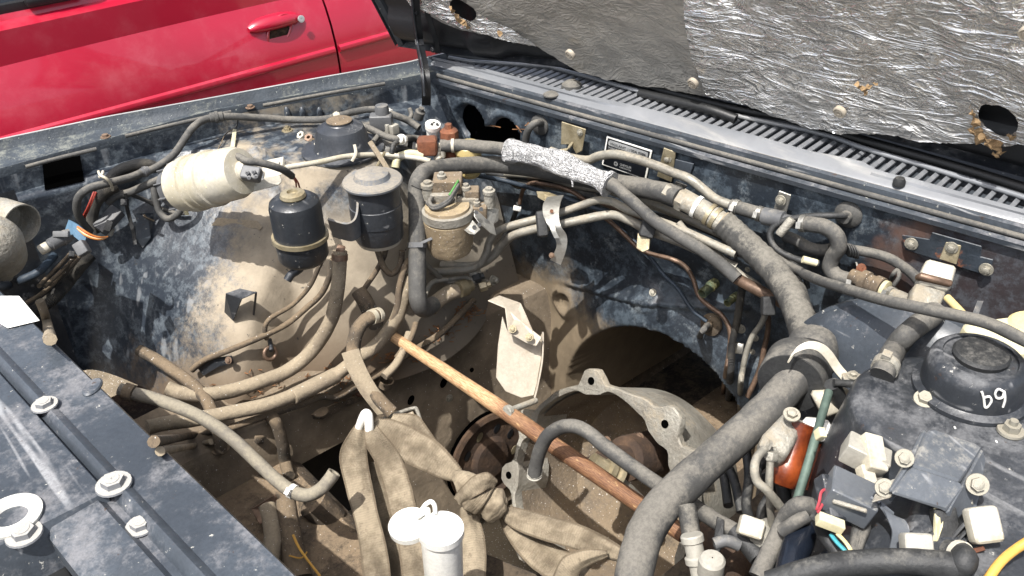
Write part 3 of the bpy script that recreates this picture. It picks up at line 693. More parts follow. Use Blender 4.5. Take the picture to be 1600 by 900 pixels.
# ---- firewall items
def fwp(px,py,off=.006):
    y,z=onf(px,py); return Vector((fwx(y)-off,y,z))
DP=[fwp(951,211),fwp(1022,234),fwp(1012,280),fwp(943,256)]
PL=plate('data_plate',DP,.0015,'white',CAR,label='black maker plate with silver border and lettering')
cc=sum(DP,Vector())/4; pn=(DP[1]-DP[0]).cross(DP[2]-DP[0]).normalized(); pn=pn if pn.dot(EYE-cc)>0 else -pn
def inset(q,f): return [cc+(p-cc)*f for p in q]
def onpl(u,v,h=.0): a=DP[0].lerp(DP[1],u); b=DP[3].lerp(DP[2],u); return a.lerp(b,v)+pn*h
MT['plateblack']=mat('black_enamel','101216',.3,0,'191c22',8,.08,'77736c',9,.0,.05,40)
MT['silver']=mat('silver_print','c4c6c6',.4,.5,'a4a6a6',9,.1,'a09a8c',9,0,.05,60)
plate('enamel_field',[onpl(.035,.05,.0008),onpl(.965,.05,.0008),onpl(.965,.95,.0008),onpl(.035,.95,.0008)],.0005,'plateblack',PL,pn,b=0)
plate('number_band',[onpl(.09,.09,.0016),onpl(.92,.09,.0016),onpl(.94,.14,.0016),onpl(.94,.22,.0016),onpl(.92,.27,.0016),onpl(.09,.27,.0016),onpl(.07,.22,.0016),onpl(.07,.14,.0016)],.0004,'silver',PL,pn,b=0)
def text(s,a,b,size,m,parent,nn=pn,name='lettering'):
    cu=bpy.data.curves.new(name,'FONT'); cu.body=s; cu.size=1; cu.align_x='LEFT'; cu.extrude=.01; cu.resolution_u=2
    t=bpy.data.objects.new(name,cu); COL.objects.link(t); dg=bpy.context.evaluated_depsgraph_get(); me=bpy.data.meshes.new_from_object(t.evaluated_get(dg)); bpy.data.objects.remove(t)
    wx=max(v.co.x for v in me.vertices); x=(b-a); L_=x.length; x.normalize(); z=nn; y=z.cross(x)
    for v in me.vertices: v.co=a+x*(v.co.x/wx*L_)+y*(v.co.y*size)+z*(v.co.z*.02+.0003)
    me.materials.clear(); me.materials.append(MT[m]); return put(name,me,parent)
text('VIGILANT 1100A 0086',onpl(.11,.235,.0018),onpl(.90,.235,.0018),.0085,'plateblack',PL)
text('MANUFACTURED IN JAPAN BY',onpl(.09,.385,.0014),onpl(.90,.385,.0014),.0085,'silver',PL)
text('CHRYSLER',onpl(.40,.80,.0014),onpl(.66,.80,.0014),.0075,'silver',PL)
text('CORPORATION',onpl(.40,.88,.0014),onpl(.66,.88,.0014),.005,'silver',PL)
pc=onpl(.31,.80,.0014); ux=(DP[1]-DP[0]).normalized(); uy=pn.cross(ux)
for i in range(5):
    a0=PI/2+i*2*PI/5; r_=.0058; v=[pc+(ux*math.cos(a0+e*.55)+uy*math.sin(a0+e*.55))*r_ for e in (-1,1)]
    plate('pentagon_emblem',[pc+(ux*math.cos(a0)+uy*math.sin(a0))*.0012,v[0],v[1]],.0002,'silver',PL,pn,b=0)
plate('mounting_plate',[P(877,190,.03),P(915,202,.03),P(909,236,.035),P(900,241,.035),P(892,226,.035),P(876,226,.035)],.003,'goldzinc',CAR,label='tan bracket plate behind the foil sleeve')
bolt(906,207,.008,CAR,'boltm',v=.034); strip('pipe_clip',[P(893,222,.035),P(886,234,.06),P(868,238,.07),P(860,244,.06)],RT*.012+UP*.012,.002,'goldzinc',CAR,seg=4)
plate('mounting_plate',[P(1037,231,.012),P(1056,238,.012),P(1049,285,.012),P(1026,276,.012)],.003,'goldzinc',CAR)
bolt(1043,248,.010,CAR,'boltm',v=.016)
plate('mounting_plate',[P(1052,248,.008),P(1084,256,.008),P(1078,273,.008),P(1050,265,.008)],.003,'navy',CAR)
G1=lathe('grommet',[(.024,0),(.024,.004),(.017,.008),(.010,.010),(.001,.011)],'rubgrey',CAR,P(844,195,.0),N(855,230),24)
tube('vacuum_hose',[(846,192,.01),(838,192,.04),(829,198,.055),(823,210,.055),(821,224,.05),(820,245,.05)],.0085,'rubgrey',CAR,10)
plate('mounting_plate',[P(1217,298,.03),P(1236,305,.03),P(1228,334,.03),P(1208,328,.03)],.003,'zinc',CAR); bolt(1220,313,.011,CAR,'boltm',v=.034)
plate('mounting_plate',[P(1056,283,.03),P(1074,290,.03),P(1060,308,.03),P(1046,300,.03)],.003,'zinc',CAR); bolt(1062,293,.008,CAR,'boltm',v=.034)
for q in ((1020,457,.009,'boltm'),(1168,421,.006,'boltm'),(870,470,.0,'')): 
    if q[2]: bolt(q[0],q[1],q[2],CAR,q[3])
lathe('body_plug',[(.021,0),(.021,.003),(.016,.004),(.014,.001),(.001,.001)],'rubber',CAR,P(887,471,-.008),N(1000,430),28,label='round black plug in the firewall')
lathe('body_plug',[(.026,0),(.025,.006),(.012,.012),(.010,.016),(.001,.017)],'umber',CAR,P(1112,507,.0),N(1000,430),28)
lathe('body_plug',[(.020,0),(.019,.004),(.008,.005),(.006,.009),(.001,.010)],'rubber',CAR,P(1118,583,.0),N(1000,430),28)
# drain pipes
for a,b,r_ in (((1118,441,.0),(1097,459,.055),.0125),((1152,461,.0),(1136,474,.045),.0095)):
    p0,p1=P(*a),P(*b); d=(p1-p0); lathe('brass_drain',[(r_*.9,0),(r_,d.length*.4),(r_*.85,d.length*.42),(r_*.9,d.length),(r_*.7,d.length),(r_*.65,d.length-.03),(.001,d.length-.032)],MT.setdefault('brass',mat('green_brass','8a8358',.5,.6,'5c7468',30,.2,'a09070',14,0,.3,90)),CAR,p0,d,20,label=None)
# rust relay bracket at right
MT['rustynavy']=mat('rusty_navy_bracket','20262c',.5,0,'333a42',12,.3,'6f665c',9,.1,.3,90,rust=.36)
b1=plate('relay_bracket',[P(1409,367,.012),P(1452,374,.012),P(1456,363,.014),P(1534,385,.014),P(1532,401,.012),P(1552,406,.010),P(1546,432,.010),P(1522,425,.012),P(1412,390,.012)],.003,'rustynavy',CAR,label='dark bracket with rusty edges and three bolts')
for q in ((1424,381,.012),(1541,421,.012)): bolt(q[0],q[1],q[2],b1,'boltm',v=.014)
b2=plate('solenoid_tab',[P(1478,378,.035),P(1502,384,.035),P(1494,414,.045),P(1467,405,.045)],.003,'goldzinc',b1); bolt(1487,387,.011,b1,'boltm',v=.040)
def pbox(name,pxs,d,depth,m,parent,b=.003,label=None):
    """box with a visible front face through 4 picture points and a real depth away from the viewer"""
    q=[P(x,y,d) if not isinstance(d,(list,tuple)) else P(x,y,d[i]) for i,(x,y) in enumerate(pxs)]
    nn=(q[1]-q[0]).cross(q[3]-q[0]).normalized(); nn=nn if nn.dot(EYE-q[0])>0 else -nn
    o=plate(name,q,depth,m,parent,nn,label,b=b)
    o.data.polygons.foreach_set('use_smooth',[True]*len(o.data.polygons)); o.data.set_sharp_from_angle(angle=R(50)); return o
def tbox(name,c,dim,zv,xv,m,parent,b=.004,taper=0,label=None): return box(name,c,dim,m,parent,zv,xv,b,taper,label,3)
SB=pbox('solenoid_valve',[(1450,402),(1497,414),(1486,452),(1434,438)],[1.50,1.49,1.47,1.48],.028,'beige',CAR,.005,'beige plastic solenoid with rust stain')
pbox('valve_base',[(1432,441),(1480,455),(1468,482),(1424,470)],[1.475,1.47,1.45,1.455],.030,'alu',SB,.003)
pbox('rust_band',[(1438,424),(1491,438),(1488,448),(1435,434)],[1.472,1.467,1.465,1.47],.020,'copper',SB,.003)
# ---- left side wiring
VT={}
def T(name,pts,r,m,n=10,label=None,rn=.07,parent=CAR,seg=7,bore=0): return tube(name,pts,r,m,parent,n,seg,rn,label,bore)
h1=T('vacuum_hose',[(141,362,.05),(128,346,.06),(120,328,.07),(123,308,.08),(140,294,.09),(170,286,.09),(204,277,.08),(224,269,.07),(243,262,.07),(270,243,.06),(290,215,.06),(303,198,.06),(322,186,.05),(354,182,.05),(405,184,.05),(455,187,.05),(500,187,.05),(530,181,.06),(556,174,.06),(583,171,.06),(604,176,.07),(622,182,.07),(640,190,.07),(655,200,.08)],.0082,'rubgrey',label='long grey vacuum hose along the top of the inner wing')
for a in ((338,183,.011,.03,'rubgrey'),(604,176,.011,.028,'white'),(227,268,.0095,.02,'greypl'),(528,182,.0095,.016,'beige')):
    c,t_=at_px(h1,a[0],a[1]); lathe('hose_joiner',[(a[2]*.8,-a[3]/2),(a[2],-a[3]/2+.002),(a[2],-.004),(a[2]*1.2,-.003),(a[2]*1.2,.003),(a[2],.004),(a[2],a[3]/2-.002),(a[2]*.8,a[3]/2)],a[4],h1,c,t_,16)
T('vacuum_hose',[(290,258,.08),(276,266,.08),(250,280,.08),(225,291,.07),(202,301,.06),(182,306,.05),(168,316,.04)],.0085,'rubgrey',label='grey hose running to the cream canister')
T('vacuum_hose',[(238,284,.07),(241,300,.07),(245,318,.06),(250,332,.05),(262,342,.045),(277,335,.05),(286,322,.06),(288,309,.07),(284,296,.08)],.0072,'rubgrey',label='looped grey hose end below the cream canister')
T('vacuum_hose',[(203,303,.05),(230,314,.03),(250,325,.02),(275,333,.02),(292,333,.02)],.0045,'rubgrey')
T('ribbed_conduit',[(150,360,.02),(144,338,.03),(150,316,.04),(166,298,.05),(182,290,.05)],.0125,'conduit',14,'black ribbed wiring conduit in an arch')
T('ribbed_conduit',[(166,290,.03),(182,270,.04),(204,260,.05),(228,257,.05),(244,262,.04)],.0125,'conduit',14)
T('ribbed_conduit',[(142,398,.02),(122,420,.03),(104,443,.04),(84,465,.05),(66,478,.05),(44,492,.05)],.0135,'conduit',14,'thick black ribbed conduit going down behind the support bar')
for pts in ([(128,396,.05),(108,420,.06),(84,444,.07),(60,462,.08),(36,476,.08)],[(112,394,.06),(96,412,.07),(78,430,.08),(61,447,.09)],[(118,398,.05),(104,416,.06),(70,448,.07)]): T('wire',pts,.0045,'umber',8)
T('vacuum_hose',[(84,400,.02),(64,422,.02),(40,435,.01),(10,446,.01),(-20,448,.01)],.009,MT.setdefault('blue',mat('dark_blue_hose','232d38',.6,0,'34424f',9,.2,'5b6468',12,.1,.2,90)))
T('vacuum_hose',[(62,470,.10),(68,485,.10),(74,506,.10),(78,530,.10)],.009,'tanhose')
def cyl(name,a,b,r,m,parent,n=18,label=None,prof=None):
    p0,p1=P(*a),P(*b); L_=(p1-p0).length
    pr=prof or [(r*.85,0),(r,.003),(r,L_-.003),(r*.85,L_)]
    return lathe(name,[(a_*r if prof else a_,h*L_ if prof else h) for a_,h in pr],m,parent,p0,p1-p0,n,label)
C1=cyl('wire_connector',(69,388,1.70),(112,365,1.74),.0125,'greypl',CAR,14,'grey cylindrical wire connector with beige tip',[(.5,0),(.8,.02),(.85,.2),(1,.22),(1,.6),(1.15,.62),(1.1,.8),(.9,1)])
cyl('tip',(62,392,1.695),(76,384,1.70),.010,'beige',C1)
tbox('latch',P(96,366,1.71),(.03,.012,.010),-FW,RT,'greypl',C1,.002)
C2=tbox('wire_connector',P(128,388,1.70),(.026,.022,.020),-FW,RT*.6-UP,'greypl',CAR,.003,label='small grey plug beside blue tape')
tbox('socket',P(135,392,1.685),(.012,.012,.010),-FW,RT*.6-UP,'rubber',C2,.002)
strip('tape',[P(104,352,1.74),P(118,360,1.72),P(134,373,1.72)],(UP*.022+RT*.008),.004,MT.setdefault('bluetape',mat('faded_blue_tape','4f6f86',.7,0,'3c5568',12,.3,'98928a',12,0,.2,90)),CAR,seg=4,label='strip of faded blue tape round the wires')
C3=tbox('wire_connector',P(170,344,.045),(.060,.030,.022),-FW+UP*.4,RT*.5+UP*.8,'greypl',CAR,.003,label='grey rectangular plug clipped on the inner wing')
tbox('latch',P(163,340,.072),(.022,.014,.008),-FW+UP*.4,RT*.5+UP*.8,'rubber',C3,.002); tbox('pin_block',P(163,363,.05),(.016,.020,.014),-FW+UP*.4,RT*.5+UP*.8,'relay',C3,.002)
MT['orange_w']=mat('orange_wire','b87430',.5,0,'a5602a',20,.15,bump=0); MT['red_w']=mat('red_wire','8c3226',.5,0,'7a2a22',20,.15,bump=0); MT['pink_w']=mat('pink_red_wire','a8434b',.5,0,'9a3a42',20,.1,bump=0)
MT['green_w']=mat('green_wire','4f8a45',.5,0,'457a3c',20,.1,bump=0); MT['cyan_w']=mat('cyan_wire','3f9aa3',.5,0,'3a8a94',20,.1,bump=0); MT['yel_w']=mat('cream_wire','d6c79a',.5,0,'c8b886',20,.1,bump=0); MT['ochre']=mat('ochre_hose','c79a4a',.45,0,'b98c40',10,.1,bump=.1)
for i,mm in enumerate(('orange_w','red_w','yel_w','orange_w')): T('wire',[(121,354+i,1.72),(132,361+i*2,1.715),(145,368+i*1.5,1.72),(158,371+i,1.73),(168,370,1.75)],.0018,mm,6)
for dx in (0,3): T('wire',[(129+dx,340,.05),(136+dx,326,.06),(142+dx,312,.06),(147+dx,300,.05)],.0022,'red_w',6)
T('cable_tie',[(154,268,.10),(157,274,.11),(166,279,.115),(173,287,.11),(176,297,.09)],.0030,'beige',8,'beige cable tie with a split end'); T('cable_tie',[(156,277,.10),(160,272,.11),(161,268,.11)],.003,'beige',8)
strip('zip_tie',[P(196,302,.07),P(197,318,.06),P(202,340,.045),(P(208,362,.035)),P(211,382,.03)],RT*.008,.002,'rubber',CAR,seg=4,label='black zip tie hanging down the inner wing'); tbox('zip_head',P(195,316,.07),(.014,.014,.012),-FW,RT,'rubber',CAR,.002)
plate('gusset',[P(213,333,.05),P(233,343,.03),P(236,372,.01),P(223,388,.005),P(213,374,.03)],.003,'navy',CAR); plate('gusset',[P(213,333,.05),P(240,332,.01),P(240,345,.0),P(234,344,.03)],.003,'navy',CAR)
T('vacuum_hose',[(240,345,.03),(228,340,.05),(225,336,.05)],.003,'umber',6)
plate('label_strip',[P(364,201,.035),P(370,202,.035),P(366,237,.03),P(359,236,.03)],.001,'cream',CAR); T('wire',[(366,201,.03),(352,210,.03),(345,225,.02),(338,238,.01)],.0012,'umber',5)
T('wire',[(372,184,.04),(371,192,.03),(368,200,.03)],.002,'rubber',5)
# ---- cream canister
a,b=P(284,291,1.795),P(376,268,1.71); D_=(b-a); L_=D_.length
CAN=lathe('vacuum_canister',[(.046,.0),(.052,.004),(.053,.03),(.057,.032),(.057,.048),(.0535,.05),(.0532,.064),(.0548,.065),(.0548,.069),(.0532,.070),(.053,.082),(.056,.084),(.056,.096),(.052,.098),(.0505,L_*.92),(.044,L_*1.02),(.022,L_*1.04),(.001,L_*1.04)],'beige',CAR,a,D_,48,'cream plastic vacuum canister tilted on the wheelhouse')
lathe('end_cap',[(.030,-.026),(.043,-.022),(.047,-.004),(.049,.003),(.046,.003)],'greypl',CAN,a,D_,40)
for i in range(10):
    t_=i*2*PI/10; z=D_.normalized(); x=z.orthogonal().normalized(); y=z.cross(x); tbox('rib',a-z*.012+(x*math.cos(t_)+y*math.sin(t_))*.045,(.003,.010,.022),z,(x*math.cos(t_)+y*math.sin(t_)).cross(z),'greypl',CAN,.001)
strip('slot_clip',[P(315,266,1.69),P(318,280,1.69),P(325,294,1.695)],RT*.008,.002,'cream',CAN)
strip('band',[P(284,292,1.84),P(279,305,1.80),P(287,322,1.78),P(292,336,1.79)],RT*.008,.002,'cream',CAN,seg=4)
lathe('port',[(.020,-.004),(.022,.006),(.016,.014),(.001,.016)],'beige',CAN,b+D_*.05,D_,24)
BR=plate('canister_bracket',[P(376,294,1.73),P(410,281,1.74),P(437,272,1.76),P(441,283,1.76),P(436,289,1.755),P(385,302,1.72)],.003,'beige',CAN,label='cream mounting arm of the canister')
plate('canister_bracket',[P(415,250,1.80),P(443,244,1.82),P(446,252,1.82),P(441,272,1.78),P(412,280,1.76),P(410,262,1.78)],.003,'beige',CAN); lathe('hole_rim',[(.004,0),(.006,0),(.006,.002),(.004,.002)],'relay',CAN,P(432,254,1.80),-FW,14)
tbox('plug',P(393,272,1.68),(.036,.026,.022),(-FW+UP*.3),RT-UP*.15,'greypl',CAN,.005)
for dx,dy in ((-6,-2),(4,-3),(8,4),(-3,6)): lathe('pin',[(.004,0),(.004,.004),(.001,.005)],'greypl',CAN,P(393+dx,272+dy,1.665),-FW,10)
T('wiring_sleeve',[(352,240,1.75),(368,243,1.71),(385,251,1.685),(405,254,1.69),(425,259,1.70),(443,266,1.72),(456,275,1.76)],.0072,'rubgrey',12,'grey wiring sleeve from the cream canister')
for dx in (-1,2): T('wire',[(456+dx,275,1.76),(463+dx,284,1.79),(465+dx*2,296,1.82)],.0018,'red_w',6)
T('control_rod',[(446,262,1.80),(500,253,1.84),(544,244,1.88),(597,242,1.93),(650,247,1.95),(672,252,1.95)],.006,'beige',8,'beige control cable crossing behind the canisters')
T('cable_end',[(554,226,1.88),(556,240,1.88),(550,252,1.88)],.0035,'beige',6)
plate('tan_patch',[P(330,352,.002),P(402,357,.002),P(405,360,.002),P(410,355,.003),P(402,345,.002),P(340,340,.002)],.0006,'tanhose',CAR,b=0)  # thin tan sheet on the wheelhouse below the cream canister
# ---- far strut cap and loose nuts
cz=Vector((onz(536,232,.848).x,onz(536,232,.848).y,.848))
SC=lathe('strut_cap',[(.090,-.003),(.090,.002),(.080,.004),(.064,.004),(.060,.010),(.056,.036),(.050,.050),(.036,.058),(.030,.059),(.028,.061),(.028,.064),(.022,.066),(.001,.0665)],'black',CAR,cz,Vector((0,0,1)),48,'dusty black strut cap on the far tower')
lathe('top_disc',[(.027,.060),(.028,.066),(.024,.068),(.001,.068)],'umber',SC,cz,Vector((0,0,1)),32)
for q in ((449,204,.013),):
    bolt(q[0],q[1],q[2],CAR,'goldzinc',nut=True,nrm=Vector((0,0,1)))
for i,q in enumerate(((471,212,.010),(483,216,.010),(497,229,.010),(519,237,.010),(488,222,.008))):
    c=P(q[0],q[1],.008); o=lathe('loose_nut',[(q[2]*.45,-.005),(q[2],-.005),(q[2],.005),(q[2]*.45,.005),(q[2]*.45,-.005)],('beige','copper','beige','white','umber')[i],None,c,(Vector((0,0,1)) if i==3 else -FW+UP*.4+RT*(.3*i-.5)),6)
    o['label']=['pale cream nut at the left of the loose nuts beside the far strut cap','brown rusty nut second from left beside the far strut cap','cream hollow nut third from left in front of the far strut cap','whitish flat washer nut nearest the tan stain on the far tower','small dark brown nut squeezed between the pale ones'][i]; o['category']='nut'; o['group']='loose nuts around the far strut cap'
T('paint_mark',[(494,228,.003),(496,218,.002),(500,207,.002),(503,199,.002),(498,201,.002)],.002,'white',6,'white painted number stroke on the cap')
# ---- black canister
def vcan(px,py0,d,prof,m,label,n=44,name='canister'):
    c=P(px,py0,d); return lathe(name,prof,m,CAR,c,Vector((0,0,1)),n,label),c
h_=.140; r_=.0475
BC,c=vcan(476,407,1.70,[(.001,-.003),(.030,-.002),(.042,.004),(r_,.013),(r_,.042),(r_+.0015,.043),(r_+.0015,.052),(r_,.053),(r_,.116),(.045,.126),(.038,.132),(.028,.134),(.001,.134)],'black','glossy black cylindrical canister hanging left of its twin',name='fuel_canister')
lathe('clamp_band',[(r_+.001,-.004),(r_+.005,-.004),(r_+.005,.004),(r_+.001,.004)],'goldzinc',BC,c+Vector((0,0,.053)),Vector((.03,0,1)),44)
lathe('inlet_cap',[(.022,0),(.024,.003),(.022,.009),(.016,.012),(.010,.012),(.009,.006),(.001,.006)],'goldzinc',BC,c+Vector((0,0,.134)),Vector((0,0,1)),30)
tube('outlet',[(470,418,1.69),(463,424,1.69),(455,429,1.69),(449,438,1.69)],.008,'black',BC,12,bore=.004)
MT['bracketgrey']=mat('dusty_grey_bracket','676b70',.45,.1,'54585d',6,.4,'948c7e',8,.15,.15,60,chips=.3)
ushelf=strip('canister_bracket',[P(516,357,1.75),P(530,361,1.75),P(546,364,1.75),P(558,358,1.76),P(563,345,1.77),P(564,325,1.78),P(563,302,1.79)],(FW*.055-UP*.03),.004,'bracketgrey',CAR,'blue grey bent bracket joining the two canisters',seg=5)
CC,c2_=vcan(594,378,1.85,[(.001,-.004),(.030,-.003),(.043,.004),(.050,.016),(.0515,.052),(.053,.053),(.053,.090),(.0515,.091),(.0515,.132),(.058,.134),(.059,.138),(.056,.141),(.036,.145),(.030,.154),(.020,.158),(.001,.158)],'black','blue-black canister with a wide flat lid right of its twin',name='fuel_canister')
lathe('lid',[(.0595,.136),(.060,.140),(.058,.143),(.037,.147),(.033,.156),(.022,.1605),(.001,.1605)],'bracketgrey',CC,c2_,Vector((0,0,1)),44)
lathe('worn_bottom',[(.044,.003),(.0465,.008),(.0480,.012),(.0465,.010)],'relay',CC,c2_,Vector((0,0,1)),40)
T('steel_strut',[(578,222,.10),(590,240,1.90),(604,262,1.90),(612,276,1.90)],.006,'tanhose',6); T('steel_strut',[(601,238,1.93),(588,262,1.90),(584,272,1.89)],.003,'goldzinc',6)
# ---- corner behind: valves
sv=tbox('vacuum_valve',P(596,190,.10),(.050,.030,.035),Vector((0,0,1)),RT,'greypl',CAR,.005,label='grey vacuum valve in the far corner')
lathe('valve_drum',[(.015,0),(.016,.02),(.014,.03),(.001,.031)],'greypl',sv,P(596,184,.12),Vector((0,0,1)),20)
for dx in (14,22): tbox('terminal',P(596+dx,196,.11),(.012,.02,.022),Vector((0,0,1)),RT,'relay',sv,.002)
h=T('vacuum_hose',[(552,193,.06),(575,200,.07),(600,212,.07),(624,218,.08),(645,216,.08),(665,219,.09)],.0078,'rubgrey'); c,t_=at_px(h,626,218); lathe('hose_joiner',[(.007,-.018),(.0095,-.016),(.0095,-.003),(.012,-.002),(.012,.003),(.0095,.004),(.0095,.016),(.007,.018)],'white',h,c,t_,16)
T('vacuum_hose',[(583,222,.05),(591,212,.06),(590,206,.07)],.006,'rubgrey')
T('vacuum_hose',[(612,240,.08),(616,226,.09),(630,218,.10),(641,213,.09),(640,232,.08)],.0055,'rubber')
T('vacuum_hose',[(618,262,1.95),(622,247,1.95),(640,240,1.96),(660,243,1.97)],.009,'cream',10); T('vacuum_hose',[(604,250,1.97),(612,238,1.97),(630,233,1.98),(650,238,1.99)],.005,'rubber')
lathe('sensor',[(.012,0),(.012,.02),(.007,.022),(.006,.03),(.001,.03)],'rubgrey',CAR,P(653,185,.06),Vector((.2,-.4,1)),16)
T('vacuum_hose',[(640,170,.05),(643,180,.05),(638,188,.05)],.0055,'rubgrey')
c=P(676,204,1.99); wp=lathe('plug_connector',[(.013,-.02),(.014,.006),(.017,.008),(.017,.018),(.013,.019),(.001,.019)],'white',CAR,c,Vector((-.1,-.3,1)),20,label='white four pin plug by the hinge')
for i in range(4): lathe('pin_hole',[(.0035,0),(.0035,.002),(.001,.002)],'rubber',wp,c+Vector((-.1,-.3,1)).normalized()*.019+RT*(.006*(i%2*2-1))+Vector((0,.006*(i//2*2-1),0)),Vector((-.1,-.3,1)),10)
rb=tbox('vacuum_switch',P(668,228,1.97),(.044,.034,.040),Vector((0,0,1)),RT,'rust',CAR,.009,label='rust brown switch body')
lathe('vacuum_switch',[(.016,-.05),(.016,-.006),(.021,0),(.021,.018),(.016,.022),(.010,.024),(.008,.034),(.004,.036),(.001,.036)],'rust',CAR,P(702,216,1.99),Vector((0,0,1)),8,'hexagonal rust brown switch with a peg')
lathe('reservoir',[(.020,-.06),(.028,-.05),(.029,-.004),(.031,-.002),(.031,.014),(.027,.018),(.001,.019)],'yellow',CAR,P(732,236,2.0),Vector((0,0,1)),32,label='small reservoir with a yellowed cap')
for x,y,hh in ((655,245,.05),(684,245,.03),(690,232,.02)): lathe('fitting',[(.008,-hh),(.009,0),(.006,.004),(.006,.012),(.001,.012)],'beige',CAR,P(x,y,1.98),Vector((0,0,1)),12)
# ---- brown pot + carburettor-like block
PT,c=vcan(704,392,1.90,[(.001,-.006),(.034,-.004),(.044,.003),(.049,.018),(.052,.075),(.052,.078),(.050,.079),(.046,.108),(.001,.109)],'pot','dusty brown pot under a grey metal valve body',name='air_pump')
lathe('upper_band',[(.0515,.082),(.053,.083),(.053,.100),(.050,.102)],'alu',PT,c,Vector((0,0,1)),36)
for q in ((694,308,(.055,.04,.03),'alu'),(704,322,(.06,.05,.02),'aludirty'),(686,322,(.03,.03,.02),'alu'),(750,330,(.03,.03,.03),'aludirty'),(718,312,(.07,.03,.018),'alu'),(738,306,(.03,.03,.035),'aludirty'),(676,300,(.03,.03,.04),'aludirty'),(700,286,(.06,.05,.03),'aludirty'),(722,326,(.09,.014,.014),'alu')):
    tbox('valve_block',P(q[0],q[1],1.865),q[2],Vector((0,0,1)),RT,q[3],PT,.004)
for x,y,r_,hh in ((728,294,.008,.03),(764,300,.011,.034),(668,290,.012,.03),(745,318,.006,.02),(690,276,.008,.02)): lathe('valve_post',[(r_*1.1,-hh),(r_,-.004),(r_*1.2,-.003),(r_*1.2,.004),(r_*.7,.005),(r_*.7,.010),(.001,.010)],'alu',PT,P(x,y,1.85),Vector((0,0,1)),16)
plate('silver_bracket',[P(697,329,1.86),P(716,333,1.85),P(740,345,1.84),P(751,358,1.83),P(742,366,1.82),P(733,365,1.82),P(703,342,1.85)],.002,'zinc',PT,label='bright silver bracket plate on the brown pot')
plate('silver_bracket',[P(741,324,1.85),P(756,317,1.86),P(780,327,1.88),P(779,345,1.88),P(772,350,1.87),P(776,368,1.87),P(766,364,1.86),P(750,350,1.84),P(741,338,1.84)],.002,'zinc',PT)
for x,y in ((744,332),(752,327),(741,355),(749,351)): lathe('bolt_hole',[(.0045,0),(.0045,.001),(.001,.001)],'rubber',PT,P(x,y,1.826),-FW,12)
for i,(mm,r_) in enumerate((('green_w',.0022),('green_w',.0018),('rubgrey',.0045),('rubgrey',.0045))):
    o=i*3; T('wire',[(716,282+o,1.835),(710,292+o,1.825),(702,305+o,1.815),(690,314+o,1.815),(677,317+o,1.82),(671,309+o,1.83),(675,302+o,1.84)][:(3 if i<2 else 7)],r_,mm,8)
T('vacuum_hose',[(668,316,1.85),(676,323,1.84),(695,320,1.84),(710,308,1.85)],.006,'rubgrey')
# ---- main foam hose and its tan tail
A_=T('insulated_hose',[(676,476,1.94),(664,483,1.90),(655,475,1.87),(652,450,1.86),(652,400,1.86),(652,340,1.86),(651,300,1.87),(655,280,1.87),(668,267,1.89),(700,261,1.93),(760,257,1.99),(820,262,2.0),(880,272,1.99),(940,283,1.93),(1000,293,1.86),(1045,303,1.80),(1062,310,1.78)],lambda t:.0185 if t<.66 else .0185+.003*math.sin((t-.66)*4),'rubgrey',20,'thick grey foam-covered hose, upright then bending right along the firewall')
clamp(A_,652,383,.0185,.011,'greypl'); tbox('tie_tail',P(667,376,1.84),(.026,.006,.004),-FW,RT+UP*.45,'greypl',A_,.001)
for (x,y,ln) in ((656,297,.03),(665,267,.02),(688,256,.02),(728,262,.035),(742,250,.02)):
    c,t_=at_px(A_,x,y); e=(EYE-c).normalized(); s_=t_.cross(e).normalized(); T('crack',[c+e*.0175+s_*ln*.4,c+e*.0188+t_*.003,c+e*.0175-s_*ln*.4+t_*.008],.0009,'hoodblack',5,parent=A_,rn=0)
N0=T('coolant_hose',[(672,482,1.96),(684,470,1.97),(700,459,1.98),(716,453,1.99),(727,449,2.0)],.0172,'tanhose',16,'short tan hose with a crimped end beside the upright hose')
lathe('crimp',[(.016,-.014),(.019,-.012),(.019,.008),(.013,.010),(.013,.022),(.001,.022)],'goldzinc',N0,P(724,450,1.99),axis_px((716,453,1.99),(727,449,2.0)),16)
for q in [[(727,449,2.02),(745,444,2.05),(765,442,2.05)],[(700,437,2.0),(725,434,2.02),(745,440,2.04),(762,440,2.05)],[(664,412,1.95),(680,426,1.97),(696,440,2.0),(712,441,2.01)],[(662,470,1.95),(668,452,1.97),(678,440,1.98),(700,437,1.99)]]: T('brake_pipe',q,.0055,'pipe',8)
for q in ((745,434,.012),(736,440,.010),(755,447,.012),(740,428,.009)): lathe('pipe_fitting',[(q[2]*.7,-.01),(q[2],-.008),(q[2],.008),(q[2]*.6,.01),(q[2]*.6,.018),(.001,.018)],('alu','rubber','umber','goldzinc')[q[0]%4],CAR,P(q[0],q[1],2.03),RT+UP*.3,6)
bolt(770,438,.012,CAR,'boltm',v=2.06,nrm=(RT*.7-FW*.6).normalized(),tall=2)
